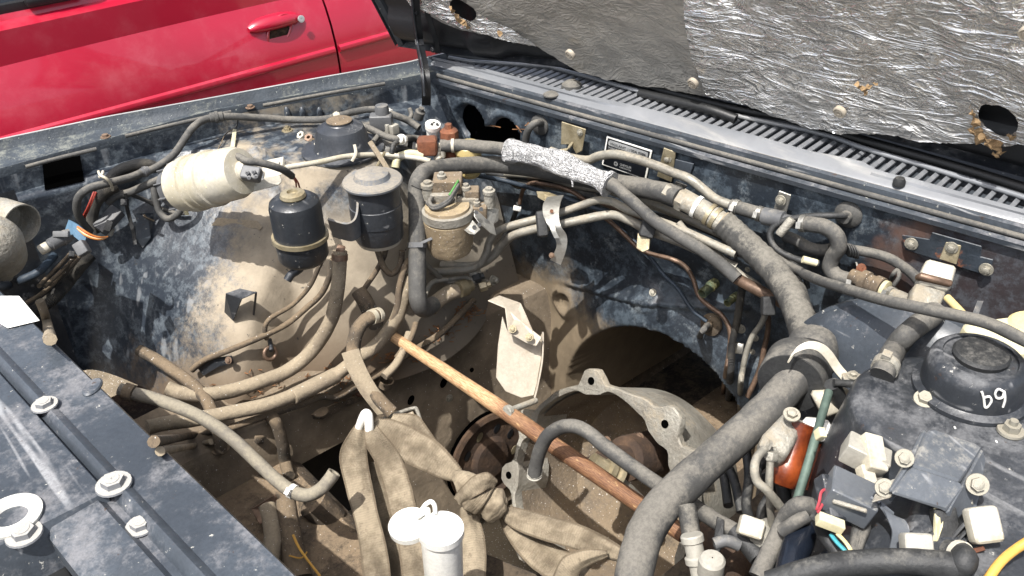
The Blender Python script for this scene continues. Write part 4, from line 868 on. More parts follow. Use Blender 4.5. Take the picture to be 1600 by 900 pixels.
# ---- foil wrapped hose
B_=T('foil_wrapped_hose',[(650,229,1.98),(675,229,1.98),(692,229,1.98)],.0065,'pipe',12,'steel pipe end of the foil wrapped hose')
B2=T('foil_wrapped_hose',[(688,228,1.98),(712,227,1.98),(745,229,1.97),(780,232,1.96),(810,238,1.94),(860,250,1.90),(920,272,1.85),(955,288,1.82),(985,312,1.79),(1020,343,1.76),(1055,366,1.74),(1095,390,1.73),(1130,416,1.73),(1152,436,1.72)],lambda t:.0145 if t<.55 else .0125,'rubgrey',16,'dark hose half wrapped in crinkled silver foil sleeves')
clamp(B2,707,227,.0145,.006,'beige',False); 
for x in (664,676): 
    c,t_=at_px(B_,x,229); lathe('nut',[(.007,-.006),(.0105,-.005),(.0105,.005),(.007,.006)],'beige',B_,c,t_,8)
F1=tube('foil_sleeve',[(793,234,1.95),(800,236,1.945),(830,241,1.92),(865,251,1.895),(885,259,1.88)],lambda t:.0235+.003*math.sin(t*9)+(.003 if t<.08 else 0),'foilwrap',B2,28,12,.16)
F2=tube('foil_sleeve',[(884,258,1.88),(890,261,1.875),(915,272,1.855),(940,282,1.835),(953,289,1.825)],lambda t:.0225+.0025*math.sin(t*8)+(.002 if t>.9 else 0),'foilwrap',B2,28,12,.16)
for x,y in ((797,235),(886,259),(951,288)): clamp(B2,x,y,.0225,.007,'foilwrap',False,'foil_band')
T('foil_thread',[(893,275,1.86),(894,284,1.86),(895,292,1.86)],.002,'foilwrap',6,parent=B2)
T('steel_pipe',[(1146,432,1.73),(1165,443,1.73),(1200,461,1.72),(1236,481,1.71)],.0115,'copper',12,'rust spotted steel pipe continuing the foil wrapped hose')
# ---- suction line
ft=P(1052,305,1.79); dd=axis_px((1045,302,1.79),(1075,318,1.77))
fit_=lathe('hex_fitting',[(.014,-.02),(.019,-.018),(.020,-.002),(.016,0),(.016,.012),(.023,.014),(.023,.030),(.018,.032),(.018,.045),(.001,.045)],'alu',CAR,ft,dd,6,label='pale hexagonal fitting on the suction line')
for x in (1094,1100,1128,1133): pass
Cc=T('suction_hose',[(1070,313,1.77),(1092,325,1.76),(1112,337,1.75),(1132,350,1.74)],.0205,'alu',20,'silver ribbed ferrule of the suction line')
for x,y,m_ in ((1088,323,'white'),(1110,336,'goldzinc'),(1120,342,'goldzinc'),(1130,349,'tanhose')): clamp(Cc,x,y,.0205,.008,m_,False)
C2_=T('suction_hose',[(1128,347,1.74),(1150,366,1.73),(1178,392,1.70),(1205,418,1.67),(1230,452,1.62),(1248,490,1.57),(1258,522,1.53),(1262,548,1.50)],lambda t:.0258+.0006*math.sin(t*130),'rubcrk',26,'thick corrugated dark suction hose curving down to the collar',seg=14,rn=.03)
D2=T('insulated_hose',[(1244,588,1.42),(1225,612,1.41),(1190,648,1.39),(1140,694,1.36),(1090,738,1.33),(1045,780,1.30),(1018,815,1.28),(1002,850,1.26),(992,890,1.24),(986,930,1.22)],lambda t:.0275-.001*t,'rubgrey',28,'very thick grey insulated hose below the rubber collar',rn=.05)
ax=axis_px((1262,545,1.50),(1238,600,1.43)); c=P(1271,545,1.47)
CL=lathe('rubber_collar',[(.025,-.012),(.040,-.012),(.043,-.006),(.043,.022),(.041,.028)],'rubgrey',CAR,c,ax,36,label='thick grey rubber collar held by a pale strap')
c=P(1240,588,1.43); ax2=axis_px((1262,548,1.47),(1232,612,1.37)).normalized()
lathe('collar_cushion',[(.028,-.042),(.050,-.040),(.053,-.034),(.053,.018),(.051,.022),(.030,.022),(.030,.010)],'rubgrey',CL,c,ax2,40)
lathe('collar_face',[(.030,.0225),(.0505,.0225),(.0505,.0245),(.030,.0245)],'rubber',CL,c,ax2,40)
strip('collar_strap',[P(1233,560,1.37),P(1245,546,1.365),P(1264,539,1.36),P(1282,543,1.36),P(1296,556,1.365),P(1308,574,1.37),P(1320,588,1.37)],[RT*.006+UP*.012]*3+[RT*.010+UP*.010]*4,.003,'beige',CAR,'pale strap round the rubber collar',seg=5)
plate('support_plate',[P(1316,583,1.36),P(1330,580,1.37),P(1356,586,1.38),P(1372,594,1.38),P(1356,600,1.36),P(1322,596,1.35)],.004,'alu',CAR); bolt(1333,587,.010,CAR,'boltm',v=1.36,nrm=Vector((0,0,1)))
plate('support_plate',[P(1372,590,1.36),P(1400,588,1.37),P(1436,592,1.37),P(1432,606,1.35),P(1404,612,1.34),P(1376,604,1.35)],.004,'alu',CAR)
for q in ((1398,594,.009),(1416,598,.008),(1384,599,.006)): bolt(q[0],q[1],q[2],CAR,'boltm',v=1.35,nrm=Vector((0,-.2,1)))
strip('bent_clip',[P(1424,606,1.35),P(1430,592,1.36),P(1434,582,1.37)],RT*.012,.003,'zinc',CAR)
T('lever',[(1303,598,1.35),(1330,600,1.35),(1365,604,1.34),(1398,610,1.33),(1412,613,1.33)],.006,'rubber',8,'black lever by the strap')
# ---- heater pipe & hoses at right
E_=T('heater_pipe',[(860,236,.06),(890,246,.06),(918,250,.06),(935,244,.06),(960,241,.06),(986,246,.06),(1020,257,.06),(1050,269,.06),(1078,280,.06),(1100,297,.06),(1118,311,.06),(1146,322,.06)],.0098,'pipe',14,'long grey heater pipe crossing the maker plate')
E2=T('heater_hose',[(1142,321,.06),(1165,328,.06),(1190,335,.06),(1206,340,.06)],.0135,'rubgrey',14); clamp(E2,1151,324,.0135,.010,'zinc'); clamp(E2,1187,334,.0135,.009,'zinc')
lathe('tee_piece',[(.014,-.02),(.017,-.018),(.017,.022),(.012,.024),(.012,.05),(.001,.05)],'greypl',CAR,P(1207,340,.06),axis_px((1206,340,.06),(1262,352,.06)),18,label='grey tee joint of the heater hose')
cyl('tee_branch',(1238,342,.08),(1217,367,.10),.0085,'alu',CAR,14)
E3=T('heater_hose',[(1254,349,.07),(1272,351,.07),(1290,355,.07),(1306,367,.07),(1311,385,.07),(1301,402,.07),(1297,418,.075),(1308,432,.08),(1326,438,.08),(1340,441,.08)],.0145,'rubgrey',16,'S shaped grey heater hose'); clamp(E3,1256,350,.0145,.010,'zinc'); clamp(E3,1334,440,.0145,.010,'zinc')
hv=lathe('heater_valve',[(.013,-.02),(.014,.0),(.020,.002),(.020,.014),(.017,.016),(.017,.026),(.020,.028),(.020,.042),(.012,.044),(.001,.044)],'umber',CAR,P(1345,437,.09),axis_px((1345,437,.09),(1380,452,.10)),20,label='brown heater valve with a cream ring')
lathe('cream_ring',[(.012,.044),(.0175,.044),(.0175,.051),(.012,.052)],'cream',hv,P(1345,437,.09),axis_px((1345,437,.09),(1380,452,.10)),20)
e5=T('heater_pipe',[(1384,456,.10),(1400,462,.11),(1418,470,.12),(1440,482,.13)],.0115,'alu',12); clamp(e5,1392,458,.0115,.010,'zinc')
T('heater_hose',[(1226,368,.03),(1245,376,.03),(1262,386,.03),(1282,391,.03),(1298,390,.03)],.0115,'rubgrey',12)
e6=T('heater_hose',[(1330,390,.04),(1355,394,.04),(1385,402,.04),(1410,416,.04),(1428,430,.04),(1440,444,.05)],.0095,'rubgrey',12,'dark hose passing behind the beige solenoid')
for dx in (0,4,8,12): lathe('coil',[(.011,-.0015),(.014,-.0012),(.014,.0012),(.011,.0015)],'rubber',CAR,P(1324+dx,390+dx*.3,.045),RT*1+UP*.3,16)
T('cable',[(1332,337,.0),(1316,337,.03),(1290,337,.05),(1255,339,.06),(1225,345,.07),(1208,356,.08),(1203,370,.09),(1212,388,.10),(1234,401,.10),(1256,408,.10),(1280,412,.09)],.0062,'rubber',10,'thin black cable looping from the firewall grommet')
lathe('grommet',[(.026,0),(.026,.003),(.022,.007),(.012,.010),(.010,.022),(.001,.022)],'rubgrey',CAR,P(1326,335,.0),N(1290,330),24); tube('cream_sleeve',[(1254,405,1.60),(1265,408,1.60),(1276,411,1.60)],.0068,'cream',CAR,10)
H_=T('cable',[(1180,388,.10),(1210,402,.11),(1245,422,.12),(1280,438,1.50),(1320,451,1.42),(1370,466,1.34),(1431,480,1.27),(1499,494,1.22),(1549,507,1.19),(1610,536,1.15)],.0088,'rubgrey',12,'long grey cable sweeping over the brake booster to the right edge')
lathe('orange_clip',[(.008,0),(.010,.006),(.006,.012),(.001,.012)],'rust',CAR,P(1344,420,.05),-FW,12); T('wire',[(1338,410,.05),(1340,420,.06),(1336,430,.06)],.002,'zinc',6)
T('vacuum_hose',[(1392,436,.05),(1396,428,.06),(1402,422,.05),(1405,432,.06),(1396,446,.07)],.004,'rubgrey',8)
pbox('reservoir_neck',[(1510,530),(1534,520),(1540,536),(1516,545)],1.33,.02,'alu',CAR,.003)
RV=tbox('fluid_reservoir',P(1580,548,1.30),(.13,.085,.07),Vector((0,0,1)),RT*1+FW*.2,'cream',CAR,.018,label='yellowish translucent fluid reservoir at the right edge')
lathe('cap',[(.034,0),(.034,.014),(.030,.018),(.001,.019)],'yellow',RV,P(1592,512,1.31),Vector((0,0,1)),32)
tube('reservoir_hose',[(1480,465,1.45),(1500,486,1.42),(1520,508,1.39),(1540,524,1.36)],.0065,'yellow',CAR,10)
strip('reservoir_tab',[P(1532,470,1.42),P(1526,486,1.40),P(1520,505,1.39)],RT*.010,.002,'greypl',CAR,seg=3)
# ---- booster
bn=Vector((-1,-.10,.12)).normalized()
BO=lathe('brake_booster',[(.06,.06),(.07,.055),(.085,.040),(.15,.022),(.195,.004),(.212,-.016),(.218,-.026),(.224,-.028),(.224,-.040),(.216,-.042),(.20,-.09),(.12,-.12)],'navy',CAR,Vector((1.15,.425,.645)),bn,72,'large round dark blue brake booster'); addbvh(BO)
bh=T('vacuum_hose',[(1461,488,.01),(1455,494,.025),(1436,507,.045),(1414,525,.05),(1398,546,.045),(1387,566,.035),(1378,586,.02)],.0165,'rubgrey',18,'short curved grey hose on top of the brake booster'); clamp(bh,1384,571,.0165,.014,'alu')
# ---- master cylinder etc
mc=pbox('master_cylinder',[(1190,680),(1228,641),(1262,657),(1230,714)],[1.27,1.30,1.30,1.25],.045,'alu',CAR,.006,'pale cast block of the master cylinder')
bolt(1237,648,.0125,mc,'boltm',v=1.275,nrm=(Vector((-.2,-.2,1))).normalized()); cyl('union',(1200,688,1.255),(1193,702,1.25),.009,'alu',mc,6)
cyl('union',(1206,706,1.25),(1204,720,1.25),.009,'alu',mc,6)
lathe('fluid_bottle',[(.001,-.028),(.020,-.024),(.027,-.008),(.026,.008),(.020,.022),(.018,.05),(.022,.07),(.001,.071)],'orange',CAR,P(1229,732,1.30),(UP+RT*.35).normalized(),28,label='translucent orange brown fluid bottle under the cast block')
fb=lathe('fluid_bottle',[(.020,-.07),(.022,-.01),(.018,.0),(.001,.001)],'orange',CAR,P(1272,690,1.34),(UP+RT*.12).normalized(),28,label='second orange brown bottle with a white ribbed cap')
lathe('cap',[(.019,0),(.021,.004),(.021,.010),(.024,.012),(.024,.018),(.022,.022),(.016,.030),(.001,.031)],'white',fb,P(1273,686,1.33),(UP+RT*.12).normalized(),28)
T('brake_pipe',[(1194,702,1.24),(1183,715,1.23),(1179,732,1.22),(1183,752,1.22),(1200,768,1.22),(1226,800,1.24)],.0062,'pipe',10,'bent steel brake pipe below the cast block')
T('brake_pipe',[(1204,718,1.25),(1202,750,1.25),(1203,790,1.26),(1208,832,1.28)],.0055,'pipe',10)
T('dipstick_tube',[(1295,612,1.30),(1284,650,1.27),(1272,692,1.24),(1258,740,1.22),(1245,782,1.20)],.0062,MT.setdefault('greenpipe',mat('greenish_pipe','5a6a60',.6,.2,'3e4c46',14,.3,'8d8a7c',14,0,.3,90)),10,'straight grey green rod in front of the bottles')
T('vacuum_hose',[(1180,735,1.35),(1190,722,1.36),(1205,728,1.37),(1218,748,1.38),(1226,775,1.38),(1232,800,1.38)],.010,'rubber',12)
T('vacuum_hose',[(1300,600,1.36),(1312,625,1.38),(1330,650,1.40),(1350,640,1.42)],.012,'rubber',12)
pbox('body_plate',[(1268,612),(1330,606),(1335,640),(1290,655)],1.38,.02,'beige',CAR,.006)
# near cap 69
cz=Vector((1.088,.313,.846))
NC=lathe('strut_cap',[(.075,-.003),(.075,.003),(.070,.005),(.066,.008),(.0645,.036),(.061,.048),(.054,.055),(.050,.056),(.047,.056),(.046,.053),(.001,.053)],'black',CAR,cz,Vector((0,0,1)),56,'black strut cap with the number 69 painted in white')
lathe('top_disc',[(.034,.053),(.036,.060),(.033,.064),(.012,.066),(.001,.066)],'rubber',NC,cz,Vector((0,0,1)),40)
def cpt(px,py):  # point on the cap side
    d=ray(px,py); # intersect cylinder r=.066
    ox,oy=EYE.x-cz.x,EYE.y-cz.y; a=d.x*d.x+d.y*d.y; b=2*(ox*d.x+oy*d.y); c=ox*ox+oy*oy-.0655**2; q=b*b-4*a*c
    if q<0: q=0
    t=(-b-math.sqrt(q))/(2*a); return EYE+d*t
for st in ([(1534,612),(1537,622),(1539,636),(1545,634),(1549,626),(1546,620),(1538,621)],[(1568,612),(1560,608),(1555,615),(1558,622),(1566,621),(1569,612),(1570,625),(1567,636)]):
    T('painted_digit',[cpt(*a) for a in st],.0016,'white',6,parent=NC,rn=.2)
bolt(1445,624,.015,CAR,'boltm',v=.004,nrm=Vector((-.3,-.1,1)).normalized(),phil=True); bolt(1579,674,.017,CAR,'boltm',v=.003,nrm=Vector((0,0,1)),nut=True,tall=1.3)
for x,y in ((1492,668),(1557,690),(1510,600)): lathe('paint_chip',[(.0028,0),(.002,.001),(.001,.0012)],'white',CAR,P(x,y,.001),N(x,y),8,sq=.5)
# ---- relays and cover at lower right
z1=Vector((0,0,1))
def prism(name,top,bot,m,parent,label=None,b=.004):
    bm=bmesh.new(); t=[bm.verts.new(p) for p in top]; k=[bm.verts.new(p) for p in bot]; n_=len(top)
    bm.faces.new(t); bm.faces.new(k[::-1])
    for i in range(n_): bm.faces.new((t[i],k[i],k[(i+1)%n_],t[(i+1)%n_]))
    bmesh.ops.recalc_face_normals(bm,faces=bm.faces)
    if b: bmesh.ops.bevel(bm,geom=list(bm.edges),offset=b,segments=3,affect='EDGES',clamp_overlap=True)
    me=bpy.data.meshes.new(name); bm.to_mesh(me); bm.free(); me.polygons.foreach_set('use_smooth',[True]*len(me.polygons)); me.set_sharp_from_angle(angle=R(50)); me.materials.append(MT[m]); return put(name,me,parent,label=label)
MT['cover']=mat('grey_cover_plastic','5a5e63',.38,0,'494d52',6,.30,'9a978f',7,.12,.12,60,scr=.35,chips=.3)
RC=plate('relay_cover',[P(1450,672,1.09),P(1458,669,1.095),P(1528,692,1.09),P(1536,700,1.09),P(1502,752,1.04),P(1424,727,1.04)],.006,'cover',CAR,label='moulded grey plastic cover over the relays',b=.003)
plate('cover_front',[P(1424,728,1.04),P(1501,753,1.04),P(1506,762,1.035),P(1480,800,1.02),P(1476,796,1.02),P(1394,770,1.02)],.005,'cover',RC,b=.002)
plate('cover_side',[P(1536,701,1.09),P(1541,720,1.09),P(1530,775,1.06),P(1520,820,1.05),P(1494,838,1.04),P(1481,800,1.02),P(1506,760,1.035)],.005,'cover',RC,b=.002)
plate('cover_side',[P(1448,673,1.09),P(1424,727,1.04),P(1394,769,1.02),P(1394,785,1.05),P(1420,740,1.08),P(1445,690,1.12)],.005,'cover',RC,b=.002)
for q in ((1413,716,.011),(1382,762,.011),(1527,757,.013)):
    bolt(q[0],q[1],q[2],RC,'boltm',v=1.035,nrm=(-FW+UP*.2-RT*.3).normalized(),tall=1.2)
plate('cover_tab',[P(1418,706,1.06),P(1430,700,1.07),P(1432,704,1.07),P(1417,726,1.045),P(1408,724,1.045)],.003,'alu',RC); plate('cover_tab',[P(1384,752,1.045),P(1402,746,1.045),P(1404,752,1.045),P(1392,776,1.03),P(1362,784,1.03),P(1366,774,1.04)],.003,'alu',RC)
plate('cover_tab',[P(1517,744,1.05),P(1527,740,1.05),P(1531,760,1.05),P(1520,776,1.05),P(1522,790,1.05),P(1506,784,1.05),P(1508,770,1.05)],.003,'alu',RC)
def rel(name,px,py,d,dim,zv,xv,m,label,b=.005): return tbox(name,P(px,py,d),dim,zv,xv,m,CAR,b,label=label)
za=(UP*.75-FW*.55+RT*.25).normalized()
r1=rel('relay',1352,712,1.14,(.056,.034,.030),za,(RT-UP*.55-FW*.2),'relay','pale grey metal relay, upper of the pair at the left of the cover',.003)
tbox('relay_cap',P(1362,702,1.135),(.050,.026,.018),za,(RT-UP*.55-FW*.2),'beige',r1,.003); tbox('foot',P(1388,732,1.13),(.026,.018,.016),za,(RT-UP*.55),'beige',r1,.003); tbox('foot',P(1299,748,1.12),(.014,.010,.014),za,(RT-UP*.55),'cream',r1,.002)
r2=rel('relay',1327,776,1.08,(.058,.048,.036),za,(RT-UP*.42-FW*.2),'cover','black square relay below the pale one',.004)
tbox('relay_skirt',P(1316,792,1.085),(.056,.046,.02),za,(RT-UP*.42-FW*.2),'black',r2,.003)
plate('relay_blade',[P(1376,770,1.06),P(1381,775,1.06),P(1345,808,1.05),P(1341,802,1.05)],.003,'alu',r2)
r3=rel('connector',1297,817,1.06,(.032,.014,.012),za,(RT-UP*.45),'cream','flat cream connector under the black relay',.001)
r4=rel('relay',1536,820,1.0,(.034,.040,.022),(-FW+UP*.25),(RT+UP*.12),'beige','cream relay at the right of the cover',.007)
tbox('relay_socket',P(1533,855,1.01),(.030,.026,.018),(-FW+UP*.25),(RT+UP*.12),'rubber',r4,.002)
for i in range(3): tbox('socket_rib',P(1523+i*9,858,.995),(.002,.026,.006),(-FW+UP*.25),(RT+UP*.12),'greypl',r4,.0005)
r5=rel('relay',1432,856,1.0,(.032,.032,.022),(-FW+UP*.3),(RT-UP*.05),'relay','light grey relay at the bottom beside the thick hose',.005)
r6=rel('relay',1478,825,1.03,(.026,.045,.016),(-FW+UP*.2),(RT+UP*.1),'rubber','dark ribbed socket below the cover',.003)
for i in range(3): tbox('socket_rib',P(1466+i*9,850,1.01),(.002,.026,.006),(-FW+UP*.25),RT,'greypl',r6,.0005)
plate('cream_bracket',[P(1460,792,1.03),P(1476,798,1.03),P(1474,822,1.02),P(1466,846,1.015),P(1458,846,1.015),P(1462,820,1.02)],.003,'cream',CAR,b=.001)
strip('curved_bracket',[P(1370,786,1.06),P(1388,798,1.05),P(1402,814,1.045),P(1408,832,1.04),P(1404,855,1.035),P(1400,875,1.03)],[RT*.016-UP*.012]*2+[RT*.02]*4,.003,'cover',CAR,'curved grey strap bracket below the cover',seg=5)
for a_ in ([(1298,762,1.09),(1284,768,1.08),(1280,784,1.07),(1276,796,1.06)],[(1300,770,1.09),(1290,778,1.08),(1284,790,1.07),(1278,800,1.06)]): T('wire',a_,.0018,'pink_w',6)
T('wire',[(1308,834,1.06),(1320,846,1.05),(1328,858,1.04),(1334,872,1.04)],.0024,'yel_w',6); T('wire',[(1298,835,1.07),(1308,848,1.06),(1322,862,1.05),(1330,872,1.05)],.0026,'cyan_w',6)
for k in range(4): T('wiring_sleeve',[(1335+k*6,800+k*3,1.07),(1338+k*5,825,1.08),(1334+k*3,850,1.07),(1328+k*2,880,1.06)],.006,'rubgrey',8)
T('wiring_sleeve',[(1278,806,1.08),(1288,835,1.09),(1306,860,1.08),(1320,885,1.07)],.009,'rubber',10)
T('wiring_sleeve',[(1234,905,1.12),(1240,870,1.14),(1250,840,1.16),(1258,815,1.18)],.019,MT.setdefault('bluegl',mat('glossy_blue_black','10141c',.25,0,'181e28',9,.12,bump=.05)),16,'glossy blue-black cylinder behind the wiring')
T('wire',[(1505,868,1.0),(1520,862,1.0),(1538,856,.995)],.003,'rust',6); T('wire',[(1512,884,.99),(1530,888,.99),(1542,888,.99)],.002,'alu',6)
T('ochre_hose',[(1620,838,.97),(1590,856,.97),(1562,880,.96),(1540,912,.95)],.0052,'ochre',10,'ochre yellow hose in the bottom right corner')
lw=T('heater_hose',[(1200,908,1.02),(1240,897,1.01),(1290,886,1.0),(1340,880,1.0),(1400,877,.99),(1460,880,.98),(1495,884,.975),(1507,876,.97),(1500,866,.985),(1480,862,1.0)],lambda t:.0115+.003*ss(.0,.2,t)-.001*ss(.7,1,t),'rubber',18,'thick black hose along the bottom edge right'); clamp(lw,1500,867,.0135,.006,'beige',False)
# ---- hoses over the bell housing
M_=T('heater_hose',[(835,742,1.62),(838,725,1.61),(845,700,1.59),(857,680,1.57),(876,668,1.55),(896,666,1.53),(918,675,1.52),(945,697,1.50),(985,727,1.47),(1036,762,1.42),(1070,782,1.38),(1111,809,1.33),(1150,832,1.30)],.0125,'rubgrey',18,'dark arched hose with a wire coil at its open end',bore=.003)
for dx in (0,1,2): lathe('wire_coil',[(.0128,-.001),(.0142,0),(.0128,.001)],'alu',M_,P(835+dx*.6,743-dx*4,1.62),Vector((0,0,1)),20)
T('heater_hose',[(1146,829,1.30),(1160,842,1.29),(1175,858,1.28),(1186,872,1.27)],.0145,'rubber',14,bore=.003)
vb=tbox('valve_knob',P(1173,824,1.26),(.034,.028,.022),(-FW+UP*.3),(RT-UP*.35),'beige',CAR,.005,label='beige knob on a round metal valve'); lathe('valve_body',[(.020,-.02),(.021,.0),(.016,.012),(.001,.014)],'alu',vb,P(1190,834,1.285),(RT+UP*.1-FW*.2),22)
tube('valve_pipe',[(1116,850,1.28),(1135,845,1.28),(1155,852,1.28)],.009,'greypl',CAR,12); plate('valve_plate',[P(1120,806,1.31),P(1132,812,1.3),P(1130,850,1.28),P(1122,866,1.27),P(1114,850,1.28)],.004,'rubber',CAR)
wf=T('plastic_fitting',[(1072,790,1.28),(1077,815,1.27),(1080,838,1.26)],.0135,'rubcrk',14,'mottled grey hose stub above the white fitting')
lathe('white_fitting',[(.0145,.03),(.016,.028),(.016,.02),(.013,.018),(.013,.0),(.016,-.002),(.016,-.010),(.012,-.012),(.012,-.04),(.017,-.044),(.017,-.08)],'relay',CAR,P(1087,868,1.24),(UP-RT*.2),20,label='white plastic coolant fitting at the bottom')
lathe('knob',[(.018,-.02),(.018,.006),(.015,.010),(.001,.011)],'relay',CAR,P(1112,880,1.21),Vector((0,0,1)),22,label='round white knob beside the plastic fitting')
H9=T('wiring_sleeve',[(1268,793,1.16),(1250,790,1.16),(1236,800,1.17),(1226,815,1.18),(1216,835,1.18),(1200,868,1.17),(1184,902,1.16)],.0125,'rubgrey',14,'taped grey wiring sleeve running down left of the relays')
T('wiring_sleeve',[(1262,806,1.15),(1240,818,1.15),(1222,830,1.16)],.009,'rubgrey',12)
for q in ([(1133,720,1.5),(1145,745,1.48),(1152,770,1.46),(1158,800,1.44)],[(1118,700,1.55),(1130,740,1.5),(1138,790,1.45)],[(1165,700,1.5),(1170,740,1.48),(1166,790,1.42),(1174,820,1.38)],[(1196,740,1.42),(1204,770,1.42),(1190,800,1.42),(1196,840,1.40)]): T('vacuum_hose',q,.008,('rubber','umber','conduit','rubber')[len(q)%4],10)
# dark structure behind
box('brake_pedal_box',Vector((1.20,.58,.36)),(.10,.12,.30),'darkfl',CAR)
cyl('steering_shaft',(1180,860,1.45),(1110,930,1.35),.02,'rustdark',CAR,16); cyl('steering_shaft',(1098,830,1.55),(1180,890,1.45),.025,'rustdark',CAR,16)
# ---- pipes across firewall
J1=T('fuel_pipe',[(672,424,2.0),(700,424,1.99),(735,420,1.98),(750,413,1.97),(760,395,1.96),(766,375,1.95),(780,360,1.94),(808,350,1.93),(845,341,1.92),(880,331,1.91),(911,320,1.90),(935,313,1.88),(958,316,1.86),(982,328,1.84),(1010,338,1.82),(1060,357,1.78),(1105,377,1.75),(1150,397,1.72)],.0085,'pipe',12,'upper of two grey steel pipes bending across the firewall')
J2=T('fuel_pipe',[(690,414,2.02),(720,416,2.0),(749,413,1.99),(770,400,1.98),(786,381,1.96),(803,367,1.94),(840,357,1.92),(878,350,1.90),(935,338,1.88),(960,336,1.87),(985,345,1.85),(1015,361,1.83),(1060,377,1.79),(1100,395,1.77),(1150,418,1.75)],.0095,'pipe',12,'lower of two grey steel pipes bending across the firewall')
tbox('pipe_clip',P(847,350,1.88),(.024,.055,.03),-FW,RT+UP*.1,'rubber',CAR,.007,label='black rubber clip on the two pipes'); tbox('pipe_clip',P(1013,355,1.80),(.030,.045,.03),-FW,RT-UP*.3,'rubber',CAR,.006)
sb=strip('silver_bracket',[P(868,306,1.90),P(862,318,1.86),P(861,335,1.84),P(866,352,1.83),P(876,370,1.84),P(877,388,1.85),P(868,410,1.87)],[RT*.035+UP*.004,RT*.036+UP*.004,RT*.032,RT*.028-UP*.005,RT*.026,RT*.020-UP*.006,RT*.022-UP*.010],.003,'zinc',CAR,'twisted silver bracket holding the pipes',seg=5)
lathe('bolt_hole',[(.004,0),(.004,.001),(.001,.001)],'rust',sb,P(862,330,1.838),-FW,12); bolt(862,399,.006,sb,'boltrust',v=1.855,nrm=-FW)
strip('bracket_rib',[P(862,345,1.832),P(864,358,1.825),P(870,372,1.828)],RT*.010,.004,'zinc',sb,seg=4)
plate('pipe_bracket',[P(838,298,1.95),P(858,300,1.95),P(874,306,1.93),P(876,322,1.93),P(852,314,1.93),P(840,308,1.94)],.003,'goldzinc',CAR)
plate('pipe_bracket',[P(996,364,1.80),P(1016,370,1.79),P(1014,390,1.79),P(1004,394,1.79),P(994,388,1.80)],.003,'goldzinc',CAR)
T('brake_pipe',[(812,318,.06),(815,303,.06),(820,293,.07),(832,286,.08),(850,288,.08),(884,295,.08),(912,311,.07),(934,331,.06),(955,348,.05),(973,364,.05),(998,388,.05),(1019,397,.05),(1050,405,.05),(1070,416,.04),(1083,436,.04),(1092,462,.04),(1108,478,.04),(1128,493,.05),(1140,515,.05),(1140,545,.05),(1134,583,.05),(1126,635,.06),(1118,700,.08)],.0052,'copper',10,'thin brown brake pipe wandering down the firewall')
T('brake_hose',[(810,318,.06),(804,336,.06),(796,355,.05),(782,380,.04),(768,398,.03)],.0062,'rubber',10); tbox('hose_clip',P(808,326,1.98),(.018,.012,.010),-FW,RT-UP*.2,'zinc',CAR,.002)
T('cable',[(738,273,.10),(787,282,.10),(837,296,.10),(872,305,.12),(912,320,.10),(960,334,.08)],.0055,'blue',10,'dark blue cable above the pipes')
T('cable',[(955,345,.03),(980,368,.03),(1009,393,.03),(1036,428,.03),(1060,452,.03),(1080,482,.03),(1104,502,.03)],.0045,MT['blue'],8)
for i,q in enumerate(([(760,270),(820,280),(880,286),(960,318),(1060,345),(1130,372),(1200,395),(1250,420),(1262,450)],[(765,276),(830,288),(900,300),(970,322),(1040,350),(1110,380),(1180,405)],[(790,272),(850,276),(900,290),(960,300),(1030,322),(1090,350),(1140,372),(1210,400)],[(800,286),(812,292),(830,280),(870,284),(930,306)],[(840,268),(900,278),(970,306),(1040,330),(1100,352),(1160,380)],[(1130,375),(1170,398),(1220,420),(1250,445),(1262,480)],[(900,300),(960,325),(1020,345),(1100,372)])):
    T('cable',[(x,y,.05+.01*(i%3)) for x,y in q],.0055+.0012*(i%3),('rubber','rubgrey','pipe','umber','pipe','rubgrey','copper')[i],8)
T('vacuum_hose',[(1106,508,.03),(1094,524,.03),(1084,552,.03),(1083,580,.03),(1090,608,.03),(1102,635,.04),(1118,665,.05),(1140,705,.06),(1152,745,.07)],.0068,'rubgrey',10,'grey tube hanging from the lower firewall grommet')
cyl('elbow',(1108,505,.02),(1102,517,.035),.009,'umber',CAR,12)
T('ribbed_conduit',[(1160,448,.05),(1155,480,.05),(1151,505,.05),(1144,536,.05),(1141,587,.05),(1136,650,.06),(1130,730,.08)],.0082,'conduit',12,'thin black ribbed conduit hanging straight down')
T('brake_pipe',[(1198,485,.06),(1190,505,.06),(1176,525,.06),(1167,548,.06),(1161,575,.06),(1157,605,.06),(1156,665,.06)],.0062,'pipe',10); T('brake_pipe',[(1200,485,.03),(1200,515,.03),(1194,545,.03),(1186,580,.03),(1168,620,.03)],.0058,'copper',10)
T('fuel_pipe',[(1060,348,1.78),(1080,370,1.77),(1120,398,1.76),(1152,425,1.75),(1185,448,1.74),(1200,470,1.73),(1200,490,1.73)],.0075,'pipe',10)
tbox('pipe_clip',P(1200,478,1.68),(.024,.036,.02),-FW,RT,'rubber',CAR,.004)
for q in ((1158,514,.010),(1154,545,.008),(1180,528,.008),(1176,550,.006)): bolt(q[0],q[1],q[2],CAR,'boltm')
pbox('small_clip',[(1148,535),(1162,538),(1160,554),(1147,552)],.03,.01,'zinc',CAR,.001)
